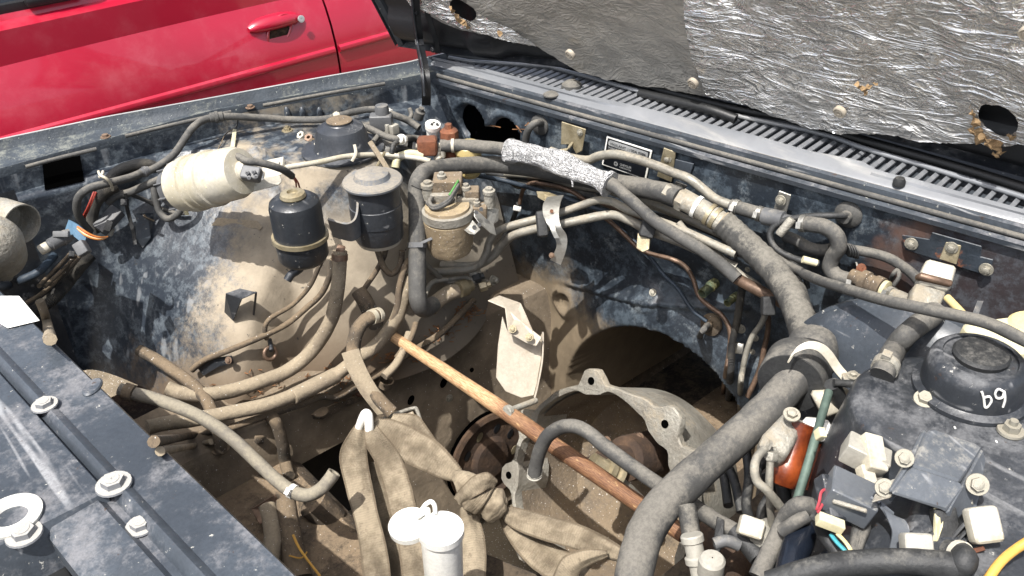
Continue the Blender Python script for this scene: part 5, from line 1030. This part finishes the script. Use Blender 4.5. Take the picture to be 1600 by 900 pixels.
# ---- heat shield
hs=strip('heat_shield_tab',[P(762,469,1.93),P(776,468,1.93)],RT*.0+UP*.02,.002,'zinc',CAR) if False else None
HS=plate('engine_mount_bracket',[P(762,469,1.86),P(780,461,1.89),P(814,473,1.89),P(790,481,1.86)],.003,'bracketalu',CAR,label='tall pale metal bracket with a folded top and two bolts')
plate('bracket_upper',[P(789,479,1.86),P(814,473,1.885),P(824,495,1.86),P(833,516,1.84),P(847,527,1.83),P(838,541,1.83),P(822,535,1.83),P(794,519,1.83)],.003,'bracketalu',HS)
LG=[(785,494),(794,519),(822,536),(838,541),(847,520),(846,560),(839,600),(834,618),(815,622),(790,612),(775,590),(778,540)]
plate('bracket_leg',[P(x,y,1.865) for x,y in LG],.004,'bracketalu',HS)
strip('bracket_flange',[P(847,519,1.862),P(846,560,1.862),P(839,600,1.862),P(834,620,1.862)],FW*.03,.003,'bracketalu',HS,seg=4)
for q in ((801,514,1.825),(827,527,1.82)): bolt(q[0],q[1],.0085,HS,'goldzinc',v=q[2],nrm=(-FW-RT*.2+UP*.1).normalized())
# ---- bell housing
bz=Vector((-.9,0,.45)).normalized(); bc=Vector((.99,.918,.244)); bx=Vector((0,1,0)); by=bz.cross(bx)   # bx: left in picture, by: ?
if by.z<0: by=-by
def bp(a,r,h=0): return bc+(bx*math.cos(a)+by*math.sin(a))*r+bz*h
vs=[];fs=[]; n_=144
ears=[R(64),R(112),R(134),R(12),R(175),R(240),R(300),R(340)]
def Ro(a):
    e=0
    for q in ears: dd_=abs((a-q+PI)%(2*PI)-PI); e=max(e,.030*ss(.16,.05,dd_))
    e+=.012*ss(R(85),R(100),a)*ss(R(165),R(145),a)
    return .241+e+.004*noise.noise(Vector((a*5,0,0)))
def Ri(a):
    e=0
    for q in ears: dd_=abs((a-q+PI)%(2*PI)-PI); e=max(e,.020*ss(.20,.06,dd_))
    f_=.012*ss(R(75),R(100),a)*ss(R(170),R(140),a)
    return .228-e*.6-f_
lay=[lambda a:(Ri(a)-.004,-.10),lambda a:(Ri(a),-.014),lambda a:(Ri(a)+.001,-.001),lambda a:(Ri(a)+.003,0),lambda a:(Ro(a)-.003,0),lambda a:(Ro(a),-.003),lambda a:(Ro(a),-.018),lambda a:(.236,-.022),lambda a:(.228,-.10),lambda a:(.222,-.20),lambda a:(.17,-.31),lambda a:(.11,-.38)]
for L_ in lay:
    for j in range(n_): a=2*PI*j/n_; r_,h=L_(a); vs.append(bp(a,r_,h))
for i in range(len(lay)-1):
    for j in range(n_): k=(j+1)%n_; fs.append((i*n_+j,i*n_+k,(i+1)*n_+k,(i+1)*n_+j))
BH=put('bell_housing',mesh('bell_housing',vs,fs,'alu',ang=40),CAR,label='open cast bell housing with a wavy bolted rim'); addbvh(BH)
lay=[(.224,-.02),(.220,-.14),(.206,-.20),(.16,-.225),(.085,-.235),(.075,-.215),(.06,-.21),(.001,-.21)]; vs=[];fs=[]
for r_,h in lay:
    for j in range(n_): vs.append(bp(2*PI*j/n_,r_,h))
for i in range(len(lay)-1):
    for j in range(n_): k=(j+1)%n_; fs.append((i*n_+j,i*n_+k,(i+1)*n_+k,(i+1)*n_+j))
addbvh(put('bell_interior',mesh('bell_interior',vs,fs,'aludirty'),BH))
for a in ears: lathe('bolt_hole',[(.0085,0),(.0085,.0008),(.001,.0008)],'void',BH,bp(a,(Ro(a)+Ri(a))/2+.002,.0005),bz,18)
# bearing and shaft
sc=bp(0,0,-.148); cs=Vector((bc.x,bc.y,bc.z))
lathe('input_shaft',[(.052,-.09),(.05,0),(.048,.02),(.030,.024),(.028,.06),(.034,.062),(.034,.072),(.026,.074),(.026,.10),(.018,.102),(.016,.16),(.001,.16)],'rustdark',BH,P(985,715,1.93),bz,28,label='rusty bearing flange')
br=lathe('release_bearing',[(.022,0),(.030,.002),(.030,.012),(.024,.014),(.024,.020),(.029,.022),(.029,.034),(.020,.036),(.018,.07),(.001,.07)],'goldzinc',BH,P(966,748,1.80),axis_px((975,755,1.8),(930,725,1.78)),28,label='cream splined release bearing')
T('clutch_fork',[(1010,790,1.85),(985,765,1.82),(960,745,1.80),(938,720,1.80)],.010,'alu',10,parent=BH); bolt(948,690,.012,BH,'boltrust',v=1.93,nrm=bz); bolt(1000,683,.010,BH,'boltrust',v=1.93,nrm=bz)
bt=P(840,627,1.70); bl=lathe('long_bolt',[(.010,-.006),(.012,-.005),(.012,.003),(.006,.004),(.0062,.075),(.001,.076)],'alu',BH,P(795,642,1.72),P(845,623,1.78)-P(795,642,1.72),12,label='long pale bolt left hanging in the housing rim')
# tunnel inside + transmission
box('transmission',Vector((1.42,.93,.02)),(.5,.26,.26),'grime',CAR,b=.08)
sweep('tunnel',lambda x:[(x,1.03+.30*math.cos(a),.14+.335*math.sin(a)) if a>=0 else (x,1.03+.30*math.cos(a),.14+.25*math.sin(a)) for a in [R(-60)+R(300)*k_/30 for k_ in range(31)]],lin_range(1.36,2.0,6),'grime',CAR,bvh=False)
box('wheel_arch_skirt',Vector((.66,1.57,.15)),(1.5,.01,.56),'darkfl',CAR)
box('splash_shield',Vector((.17,1.52,.22)),(.60,.95,.01),'darkfl',CAR)
box('floor_pan',Vector((1.6,1.0,.0)),(.9,1.7,.02),'darkfl',CAR)
# rail plate drum
dc=Vector((1.02,1.312,.07)); ny=Vector((0,-1,.12)).normalized()
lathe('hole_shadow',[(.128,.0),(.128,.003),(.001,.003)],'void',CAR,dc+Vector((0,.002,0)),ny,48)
DR=lathe('wheel_drum',[(.122,.004),(.124,.014),(.112,.018),(.100,.008),(.06,.010),(.05,.022),(.03,.024),(.001,.024)],'rustdark',CAR,dc,ny,56,'dark rusty drum with slots seen through a round opening')
z_=ny; x_=z_.orthogonal().normalized(); y_=z_.cross(x_)
for i in range(9):
    a=i*2*PI/9; lathe('slot',[(.013,0),(.013,.0015),(.001,.0015)],('hoodblack' if i%3 else 'goldzinc'),DR,dc+(x_*math.cos(a)+y_*math.sin(a))*.080+z_*.0095,z_,16,sq=.6)
lathe('rail_hole',[(.013,0),(.013,.001),(.001,.001)],'void',RAIL,P(693,598,.001),N(693,598),20,sq=.7); lathe('rail_hole',[(.012,0),(.012,.001),(.001,.001)],'void',RAIL,P(642,625,.001),N(642,625),20,sq=.7)
lathe('rail_hole',[(.006,0),(.006,.001),(.001,.001)],'void',RAIL,P(737,578,.001),N(737,578),16)
bolt(702,622,.010,RAIL,'boltm')
# ---- tan hoses
n1=T('coolant_hose',[(531,392,.10),(530,420,.10),(527,455,.10),(517,500,.09),(490,545,.08),(452,578,.07),(405,597,.06),(360,611,.06),(318,617,.08),(284,614,.10),(262,606,.12)],.0148,'tanhose',18,'thick tan hose arching down across the wheelhouse'); clamp(n1,530,400,.0148,.012,'copper')
cyl('collar',(526,388,.10),(538,392,.10),.010,'copper',CAR,12)
n2=T('coolant_hose',[(230,668,.12),(262,661,.11),(300,656,.10),(354,646,.09),(422,631,.08),(480,608,.07),(525,585,.07),(556,562,.07),(585,542,.06),(606,518,.06),(622,492,.07),(632,460,.08),(640,430,.09)],.0145,'tanhose',18,'long tan hose lying along the frame rail')
c,t_=at_px(n2,500,598); lathe('outer_sleeve',[(.0155,-.07),(.0172,-.068),(.0172,.04),(.0155,.042)],'tanhose',n2,c,t_,18)
n3=T('coolant_hose',[(592,492,1.84),(580,496,1.82),(566,505,1.81),(556,522,1.80),(552,545,1.80),(556,568,1.79),(570,598,1.78),(592,625,1.77),(612,645,1.77)],.0142,'umber',18,'dusty hose hanging from a cream elbow joint')
for x,y in ((590,492),(583,495)): clamp(n3,x,y,.0142,.010,'beige',False)
strip('hose_flat',[P(546,548,1.77),P(556,575,1.765),P(575,610,1.76),P(602,645,1.76)],RT*.034+UP*.01,.006,'tanhose',n3,seg=5,sag=.006)
n4=T('coolant_hose',[(219,548,.06),(245,562,.07),(272,580,.08),(300,600,.09),(322,625,.09),(335,655,.07),(343,685,.03),(345,704,.01)],.0125,'umber',16,'brown open ended hose dropping into the rail',bore=.004)
lathe('rail_grommet',[(.019,0),(.019,.004),(.014,.006)],'umber',CAR,P(345,702,.0),Vector((0,0,1)),20)
n5=T('coolant_hose',[(187,608,1.62),(206,614,1.62),(250,626,1.62),(310,650,1.61),(360,683,1.60),(402,722,1.59),(432,750,1.58),(457,768,1.57),(480,774,1.56),(500,765,1.56),(514,750,1.56),(522,738,1.56)],.0118,'hosetan',18,'long loose grey-tan hose with a hooked end in front',bore=.003)
clamp(n5,456,767,.0118,.009,'white'); c,t_=at_px(n5,204,613); lathe('ribbed_collar',[(.012,-.01),(.0155,-.009),(.0155,.008),(.012,.010)],'umber',n5,c,t_,16)
for pts,r_,m_ in (([(300,578,.03),(321,562,.035),(364,545,.03),(418,522,.03),(450,505,.04),(480,480,.05),(503,458,.06),(517,425,.07),(520,405,.08)],.0065,'umber'),([(417,530,.02),(414,514,.03),(422,498,.04),(456,477,.04),(482,450,.05),(497,420,.06),(505,400,.07)],.0052,'umber'),([(240,690,.06),(290,682,.05),(360,668,.04),(420,648,.03),(470,632,.03),(500,620,.03),(526,620,.03),(552,606,.03),(600,580,.03),(640,552,.03),(690,520,.03),(720,490,.03),(740,470,.02)],.0075,'umber'),([(250,705,.03),(300,697,.03),(330,690,.03)],.006,'tanhose'),([(570,450,.03),(590,420,.04),(600,400,.05),(604,380,.06)],.006,'umber'),([(590,392,.06),(600,418,.07),(612,428,.07),(625,415,.08),(628,392,.09)],.0065,'umber'),([(606,510,.06),(614,500,.07),(621,480,.08),(624,450,.09),(632,420,.10),(640,405,.1)],.0075,'umber')):
    T('brake_pipe',pts,r_,m_,10)
plate('line_bracket',[P(306,573,.03),P(332,560,.03),P(362,556,.02),P(365,568,.01),P(340,574,.02),P(318,588,.01)],.003,'black',CAR); bolt(357,563,.008,CAR,'boltrust',v=.03)
ns=N(422,552); vs=[P(422,552,.02)+(ns.orthogonal().normalized()*math.cos(a)+ns.cross(ns.orthogonal().normalized())*math.sin(a))*.0135 for a in [i*2*PI/16 for i in range(17)]]
T('towing_eye',vs,.0042,'copper',10,'rusty ring eye on the wheelhouse'); T('towing_eye',[(421,530,.01),(423,540,.02),(424,548,.03)],.005,'black',8)
# small U bracket
U1=plate('u_bracket',[P(352,458,.055),P(375,450,.045),P(401,456,.06),P(378,466,.07)],.003,'black',CAR,label='small open black bracket on the wheelhouse')
plate('bracket_side',[P(352,458,.055),P(378,466,.07),P(364,502,.01),P(350,488,.0)],.003,'black',U1); plate('bracket_side',[P(398,456,.06),P(401,458,.06),P(397,494,.01),P(394,492,.01)],.004,'black',U1)
# rubber stub top & link
T('link_arm',[(560,455,.04),(570,470,.05),(580,492,.05),(588,508,.04)],.017,'umber',12); T('brake_pipe',[(640,520,1.92),(630,548,1.90),(618,570,1.88),(600,588,1.86)],.009,'tanhose',10); T('brake_pipe',[(650,505,1.93),(641,530,1.91),(620,560,1.89)],.007,'umber',10)
n8=T('wiring_sleeve',[(415,646,.02),(428,655,.03),(436,672,.03),(442,696,.03),(446,722,.02),(452,744,.02)],.0125,'umber',14,'brown taped wiring sleeve hanging over the rail')
plate('rail_strap',[P(487,648,.006),P(520,632,.006),P(575,612,.006),P(578,622,.006),P(530,640,.006),P(505,656,.006),P(490,655,.006)],.004,'umber',CAR); lathe('disc_washer',[(.017,0),(.017,.004),(.012,.007),(.001,.008)],'umber',CAR,P(501,645,.008),Vector((0,0,1)),20); bolt(545,628,.009,CAR,'umber',v=.008)
lathe('hose_clamp_ring',[(.014,-.008),(.017,-.008),(.017,.008),(.014,.008),(.014,-.008)],'umber',CAR,P(603,598,.015),Vector((.2,-.2,1)),24,label='loose brown clamp ring on the rail'); T('clamp_screw',[(590,586,.02),(600,588,.03),(612,592,.02)],.003,'umber',6)
lathe('rust_washer',[(.008,0),(.014,0),(.014,.003),(.008,.003)],'rust',CAR,P(565,614,.008),Vector((0,0,1)),20)
pbox('rail_clip',[(400,683),(414,682),(412,694),(400,694)],.012,.01,'umber',CAR,.001)
# ---- floor clutter behind the support bar
pm=plate('skid_plate',[P(466,770,1.80),P(520,790,1.80),P(566,860,1.76),P(500,905,1.72),P(470,880,1.72)],.01,'grime',CAR,label='dusty tan under-tray below the straps',b=.003)
lathe('mount_bush',[(.030,-.03),(.032,.03),(.026,.036),(.001,.037)],'grime',CAR,P(505,800,1.78),(UP*.6-RT*.5-FW*.3),24)
T('drain_hose',[(418,792,1.70),(424,815,1.68),(426,845,1.66),(420,880,1.64)],.017,'tanhose',16); T('drain_hose',[(446,780,1.70),(452,820,1.68),(460,870,1.66),(468,905,1.64)],lambda t:.018+.006*t,'umber',14)
plate('rust_plate',[P(392,795,1.74),P(430,772,1.74),P(440,800,1.74),P(405,820,1.73)],.004,'copper',CAR); T('wire',[(458,836,1.64),(470,860,1.62),(500,900,1.60)],.0025,'ochre',6)
T('wire',[(452,868,1.63),(470,872,1.62),(480,862,1.62)],.0015,'ochre',6)
T('lower_tube',[(195,885,1.15),(205,872,1.16),(214,858,1.17)],.02,'tanhose',12); plate('lower_bracket',[P(165,850,1.2),P(195,845,1.2),P(225,885,1.15),P(215,910,1.12),P(150,910,1.12)],.01,'relay',CAR)
# ---- engine mount frame + lower plates near drum
fr=T('mount_frame',[(587,661,1.78),(615,648,1.80),(645,638,1.82),(652,642,1.81),(660,668,1.78),(668,690,1.77)],.004,'alu',8,'thin metal frame around the tan webbing')
plate('mount_flap',[P(592,664,1.79),P(645,642,1.81),P(668,690,1.77),P(640,700,1.77)],.006,'tanhose',CAR)
pbox('frame_block',[(660,640),(700,610),(745,640),(690,650)],1.98,.08,'darkfl',CAR,.004) if False else None
plate('cross_brace',[P(700,905,1.72),P(742,858,1.76),P(850,900,1.70),P(860,930,1.66),P(700,930,1.7)],.02,'darkfl',CAR,b=.003)
# ================================================================= loose things
# wooden stick
p0,p1=P(610,523,1.93),P(1070,834,1.50); D_=(p1-p0); L_=D_.length
vs=[];fs=[];n_=20;K=40
for i in range(K+1):
    t_=i/K; r_=.0115+.0045*ss(0,.5,t_)-.001*ss(.7,1,t_)
    for j in range(n_):
        a=2*PI*j/n_; rr=r_*(1+.05*noise.noise(Vector((math.cos(a),math.sin(a),t_*9)))); vs.append(Vector((rr*math.cos(a)+.002*math.sin(t_*5),rr*math.sin(a),t_*L_)))
for i in range(K):
    for j in range(n_): k=(j+1)%n_; fs.append((i*n_+j,i*n_+k,(i+1)*n_+k,(i+1)*n_+j))
fs+=[tuple(range(n_)),tuple(K*n_+j for j in range(n_))]
st=put('wooden_stick',mesh('wooden_stick',vs,fs,'wood',ang=50),None,Matrix.Translation(p0)@basis(D_)); st['label']='long wooden stick, pale at one end and reddish at the other, lying across the bay'; st['category']='stick'
# webbing straps
SP=thing('tow_strap','dusty tan webbing strap knotted over a white tipped hook in the empty bay','strap',tuple(P(572,690,1.70)))
def web(pts,ws,label=None,sag=.004,dep=1.62,name='webbing'):
    cen=[P(*a) for a in pts]; W=[]
    for i,a in enumerate(cen):
        t_=(cen[min(i+1,len(cen)-1)]-cen[max(i-1,0)]).normalized(); e=(EYE-a).normalized(); s_=t_.cross(e).normalized(); w_=ws[i] if isinstance(ws,(list,tuple)) else ws
        tilt=.35*math.sin(i*1.3); W.append((s_*math.cos(tilt)+e*math.sin(tilt))*w_/F*(a-EYE).dot(FW))
    for i in range(1,len(W)):
        if W[i].dot(W[i-1])<0: W[i]=-W[i]
    return strip(name,cen,W,.0035,'web',SP,label,seg=8,smooth=True,sag=sag,crumple=.0026)
web([(572,655,1.70),(562,680,1.69),(553,712,1.68),(560,760,1.66),(572,810,1.63),(584,860,1.60),(592,915,1.57)],[14,30,44,42,40,42,44])
web([(574,657,1.69),(586,684,1.67),(604,712,1.66),(618,752,1.64),(630,800,1.62),(644,850,1.60),(652,915,1.57)],[14,34,40,42,44,44,44])
web([(583,662,1.70),(604,672,1.69),(632,690,1.68),(668,712,1.67),(700,735,1.66),(724,750,1.655)],[20,44,56,52,36,16],sag=.006)
web([(610,655,1.73),(638,665,1.72),(658,690,1.71),(690,720,1.69)],[20,48,44,24],sag=.006)
web([(590,720,1.72),(600,770,1.71),(612,830,1.68),(625,905,1.64)],[30,34,36,38])
web([(728,790,1.67),(736,820,1.65),(740,860,1.62),(736,915,1.58)],[20,36,42,44])
web([(775,792,1.64),(806,806,1.62),(850,822,1.60),(905,842,1.57),(960,866,1.54),(975,874,1.53)],[16,34,40,38,26,10],sag=.010)
web([(782,800,1.66),(812,832,1.64),(842,862,1.62),(872,885,1.60),(905,910,1.58)],[14,40,50,54,56],sag=.008)
web([(948,866,1.52),(915,874,1.53),(890,888,1.54),(880,915,1.55)],[10,26,36,44],sag=.008)
# knot
kc=P(748,775,1.62)
def blob(name,c,r,sx,ax_,m='web'):
    o=lathe(name,[(.001,-r),(r*.5,-r*.88),(r*.85,-r*.5),(r,0),(r*.85,r*.5),(r*.5,r*.88),(.001,r)],m,SP,c,ax_,24,sq=sx); 
    for v in o.data.vertices: v.co+=Vector((1,1,1))*.003*noise.noise(v.co*50)
    l=o.data.uv_layers.new(name='UVMap')
    for lp in o.data.loops: co_=o.data.vertices[lp.vertex_index].co-c; l.data[lp.index].uv=(co_.x/.04,co_.y)
    return o
T('knot',[(712,742,1.655),(722,750,1.64),(736,764,1.63),(748,774,1.63),(758,782,1.63),(768,788,1.63),(778,796,1.64),(786,802,1.64)],lambda t:pl([(0,.009),(.15,.018),(.38,.034),(.55,.034),(.62,.026),(.72,.031),(.85,.026),(1,.012)],t),'web',28,'tight knot in the webbing',parent=SP,rn=.22,seg=9)
web([(716,786,1.62),(728,770,1.598),(746,756,1.592),(764,752,1.60),(774,758,1.615)],[22,26,30,26,18],sag=.004,name='knot_wrap')
T('hook',[(560,672,1.70),(566,656,1.69),(571,646,1.685),(576,650,1.68),(577,668,1.68),(578,682,1.69)],.0085,'white',12,'white tipped hook above the straps',parent=SP)
# white tube with open lid
c=P(694,905,1.36); up_=Vector((.0,-.0,1))
WT_=thing('filler_tube','white plastic filler tube with an open flip lid standing among the straps','bottle',tuple(c-Vector((0,0,.1))))
lathe('tube_body',[(.027,-.1),(.029,.0),(.0305,.098),(.0335,.100),(.0335,.112),(.031,.113),(.029,.1125),(.027,.110),(.001,.110)],'white',WT_,c,Vector((.02,-.02,1)).normalized(),44)
lid=P(640,822,1.32); ln=(-FW*.55+UP*.75-RT*.10).normalized()
ld=lathe('flip_lid',[(.001,.003),(.027,.003),(.031,.005),(.031,-.004),(.028,-.006),(.026,-.003),(.001,-.003)][::-1],'white',WT_,lid,ln,40,label='open white flip lid')
T('lid_hinge',[(655,803,1.32),(662,792,1.32),(668,786,1.32),(674,784,1.32),(679,790,1.32),(680,802,1.32)],.0036,'white',8,parent=WT_); T('lid_hinge',[(650,808,1.32),(660,803,1.32),(668,796,1.32),(669,806,1.32)],.004,'white',8,parent=WT_)
# leaf litter
rng=random.Random(11); vs=[];fs=[]
def litter(cx,cy,sx,sy,n_,L0=.02):
    for i in range(n_):
        p=P(cx+rng.gauss(0,sx),cy+rng.gauss(0,sy),.004); a=Vector((rng.uniform(-1,1),rng.uniform(-1,1),rng.uniform(-.2,.3))).normalized()*L0*rng.uniform(.3,1); w_=a.orthogonal().normalized()*.0009; b=len(vs); vs.extend([p-a-w_,p-a+w_,p+a+w_,p+a-w_,p+Vector((0,0,.002))+w_*2]); fs.extend([(b,b+1,b+2,b+3),(b,b+2,b+4)])
litter(728,487,9,6,60,.014); litter(618,560,14,5,40,.012); litter(780,205,22,10,60,.02); litter(540,600,30,14,40,.010); litter(400,600,40,14,30,.008); litter(690,520,14,8,30,.01)
o=put('leaf_litter',mesh('leaf_litter',vs,fs,mat('dry_needles','8a5f3c',.9,0,'5c4530',30,.1,bump=0),smooth=False),CAR,label='dry pine needles and leaf crumbs',kind='stuff')
# ================================================================= red car
RED=thing('car','glossy red car parked beyond the far fender','car',(1.2,3.6,-.12))
ry=R(0); 
def ysec(z):  # door profile
    return pl([(.10,.03),(.35,.0),(.55,-.015),(.60,-.016),(.67,-.010),(.74,.006),(.80,.028),(.88,.066),(.94,.098),(.965,.112)],z)
YB=2.76
def side(z,x): return YB+ysec(z)+.03*((x-1.2)/2.0)**2
def band(x0,x1,name,parent=RED,z0=.10,z1=.965,label=None):
    zs=[z0+(z1-z0)*i/30 for i in range(31)]
    def sec(x): return [(x,side(z,x),z) for z in zs]
    e=.006
    return sweep(name,lambda x:[(x,side(z0,x)+.03,z0)]+sec(x)+[(x,side(z1,x)+.03,z1+.004)],[x0]+[x0+e+(x1-x0-2*e)*i/16 for i in range(17)]+[x1],'red',parent,label,bvh=False)
bd=band(-1.6,.16,'front_wing'); d1=band(.165,1.572,'front_door',label='red front door'); d2=band(1.580,2.6,'rear_door'); band(2.605,3.6,'rear_quarter')
def bodysec(x):
    zt=pl([(-1.6,.62),(-1.2,.82),(.0,.93),(2.9,.95),(3.5,.90),(3.6,.6)],x); return [(x,YB+.05,.05),(x,YB+.05,zt),(x,YB+.2,zt+.03),(x,YB+1.6,zt+.03),(x,YB+1.72,zt),(x,YB+1.74,.05)]
sweep('body_shell',bodysec,lin_range(-1.6,3.6,20),'red',RED,bvh=False,closed=True)
sweep('window_glass',lambda x:[(x,side(.965,x)+.012,.972),(x,side(.965,x)+.22,1.34),(x,side(.965,x)+.32,1.40),(x,YB+1.45,1.40),(x,YB+1.68,.97)],[.35,.7,1.2,1.56],'glass',RED,bvh=False,label='dark door glass')
sweep('window_glass',lambda x:[(x,side(.965,x)+.012,.972),(x,side(.965,x)+.22,1.34),(x,side(.965,x)+.32,1.40),(x,YB+1.45,1.40),(x,YB+1.68,.97)],[1.6,2.0,2.5],'glass',RED,bvh=False)
sweep('roof',lambda x:[(x,side(.965,x)+.21,1.345),(x,side(.965,x)+.30,1.41),(x,YB+.8,1.45),(x,YB+1.45,1.41)],[.3,1.2,2.6],'red',RED,bvh=False)
for x0,x1 in ((.1,1.572),(1.58,2.6)): sweep('window_seal',lambda x:[(x,side(.965,x)-.0005,.958),(x,side(.965,x)-.003,.966),(x,side(.965,x)-.001,.985),(x,side(.965,x)+.012,.988)],lin_range(x0,x1,12),'trim',RED,bvh=False)
mr=box('door_mirror',Vector((.76,YB+.10,1.035)),(.16,.05,.06),'trim',RED,b=.03); box('mirror_foot',Vector((.74,YB+.10,.985)),(.16,.03,.03),'trim',RED,b=.012)
for x0,x1,pp in ((.17,1.567,d1),(1.585,2.58,d2),(-1.2,.155,bd)):
    o=sweep('side_moulding',lambda x:[(x,side(.640,x)+.002,.640),(x,side(.645,x)-.008,.645),(x,side(.656,x)-.011,.652),(x,side(.66,x)-.008,.662),(x,side(.668,x)+.002,.668)],lin_range(x0,x1,14),'red',pp,bvh=False)
hd=ony(437,38,YB-.02)
HZ=hd.z-.01
def hy(x,z): return side(z,x)
DH=sweep('door_handle',lambda x:[(x,hy(x,HZ)+.004-.0,HZ-.014*hw(x)),(x,hy(x,HZ)-.020*hw(x),HZ-.010*hw(x)),(x,hy(x,HZ)-.027*hw(x),HZ),(x,hy(x,HZ)-.020*hw(x),HZ+.012*hw(x)),(x,hy(x,HZ)+.002,HZ+.015*hw(x))],lin_range(hd.x-.09,hd.x+.105,26),'red',d1,bvh=False,ang=80) if False else None
def hw(x): t_=(x-(hd.x-.095))/.20; return max(.15,min(1,math.sin(PI*min(.98,max(.02,t_)))**.35))
DH=sweep('door_handle',lambda x:[(x,hy(x,HZ)+.004,HZ-.010*hw(x)),(x,hy(x,HZ)-.020*hw(x),HZ-.010*hw(x)),(x,hy(x,HZ)-.028*hw(x),HZ+.002),(x,hy(x,HZ)-.022*hw(x),HZ+.026*hw(x)),(x,hy(x,HZ)+.012,HZ+.034*hw(x))],lin_range(hd.x-.094,hd.x+.104,30),'red',d1,bvh=False,ang=80)
cup=Vector((hd.x+.01,hy(hd.x,HZ-.03)-.001,HZ-.020)); lathe('handle_cup',[(.050,.0),(.056,.003),(.060,.003),(.064,.0)],'red',d1,cup,Vector((0,-1,.05)),36,sq=.62); lathe('cup_recess',[(.050,.0005),(.001,.0005)],'rustdark',d1,cup,Vector((0,-1,.05)),30,sq=.62)
lathe('key_lock',[(.012,0),(.012,.004),(.007,.005),(.001,.004)],'silver',d1,Vector((hd.x+.088,hy(hd.x,HZ)-.026,HZ+.006)),Vector((0,-1,.15)),20)
for x in (-.75,3.0): 
    w_=lathe('wheel',[(.30,-.10),(.32,-.09),(.32,.06),(.30,.08),(.20,.085)],'rubber',RED,Vector((x,YB+.10,.20)),Vector((0,-1,0)),40); lathe('rim',[(.20,.08),(.19,.06),(.05,.075),(.001,.078)],'alu',w_,Vector((x,YB+.10,.20)),Vector((0,-1,0)),30)
    w_=lathe('wheel',[(.30,-.10),(.32,-.09),(.32,.06),(.30,.08),(.20,.085)],'rubber',RED,Vector((x,YB+1.66,.20)),Vector((0,1,0)),40)
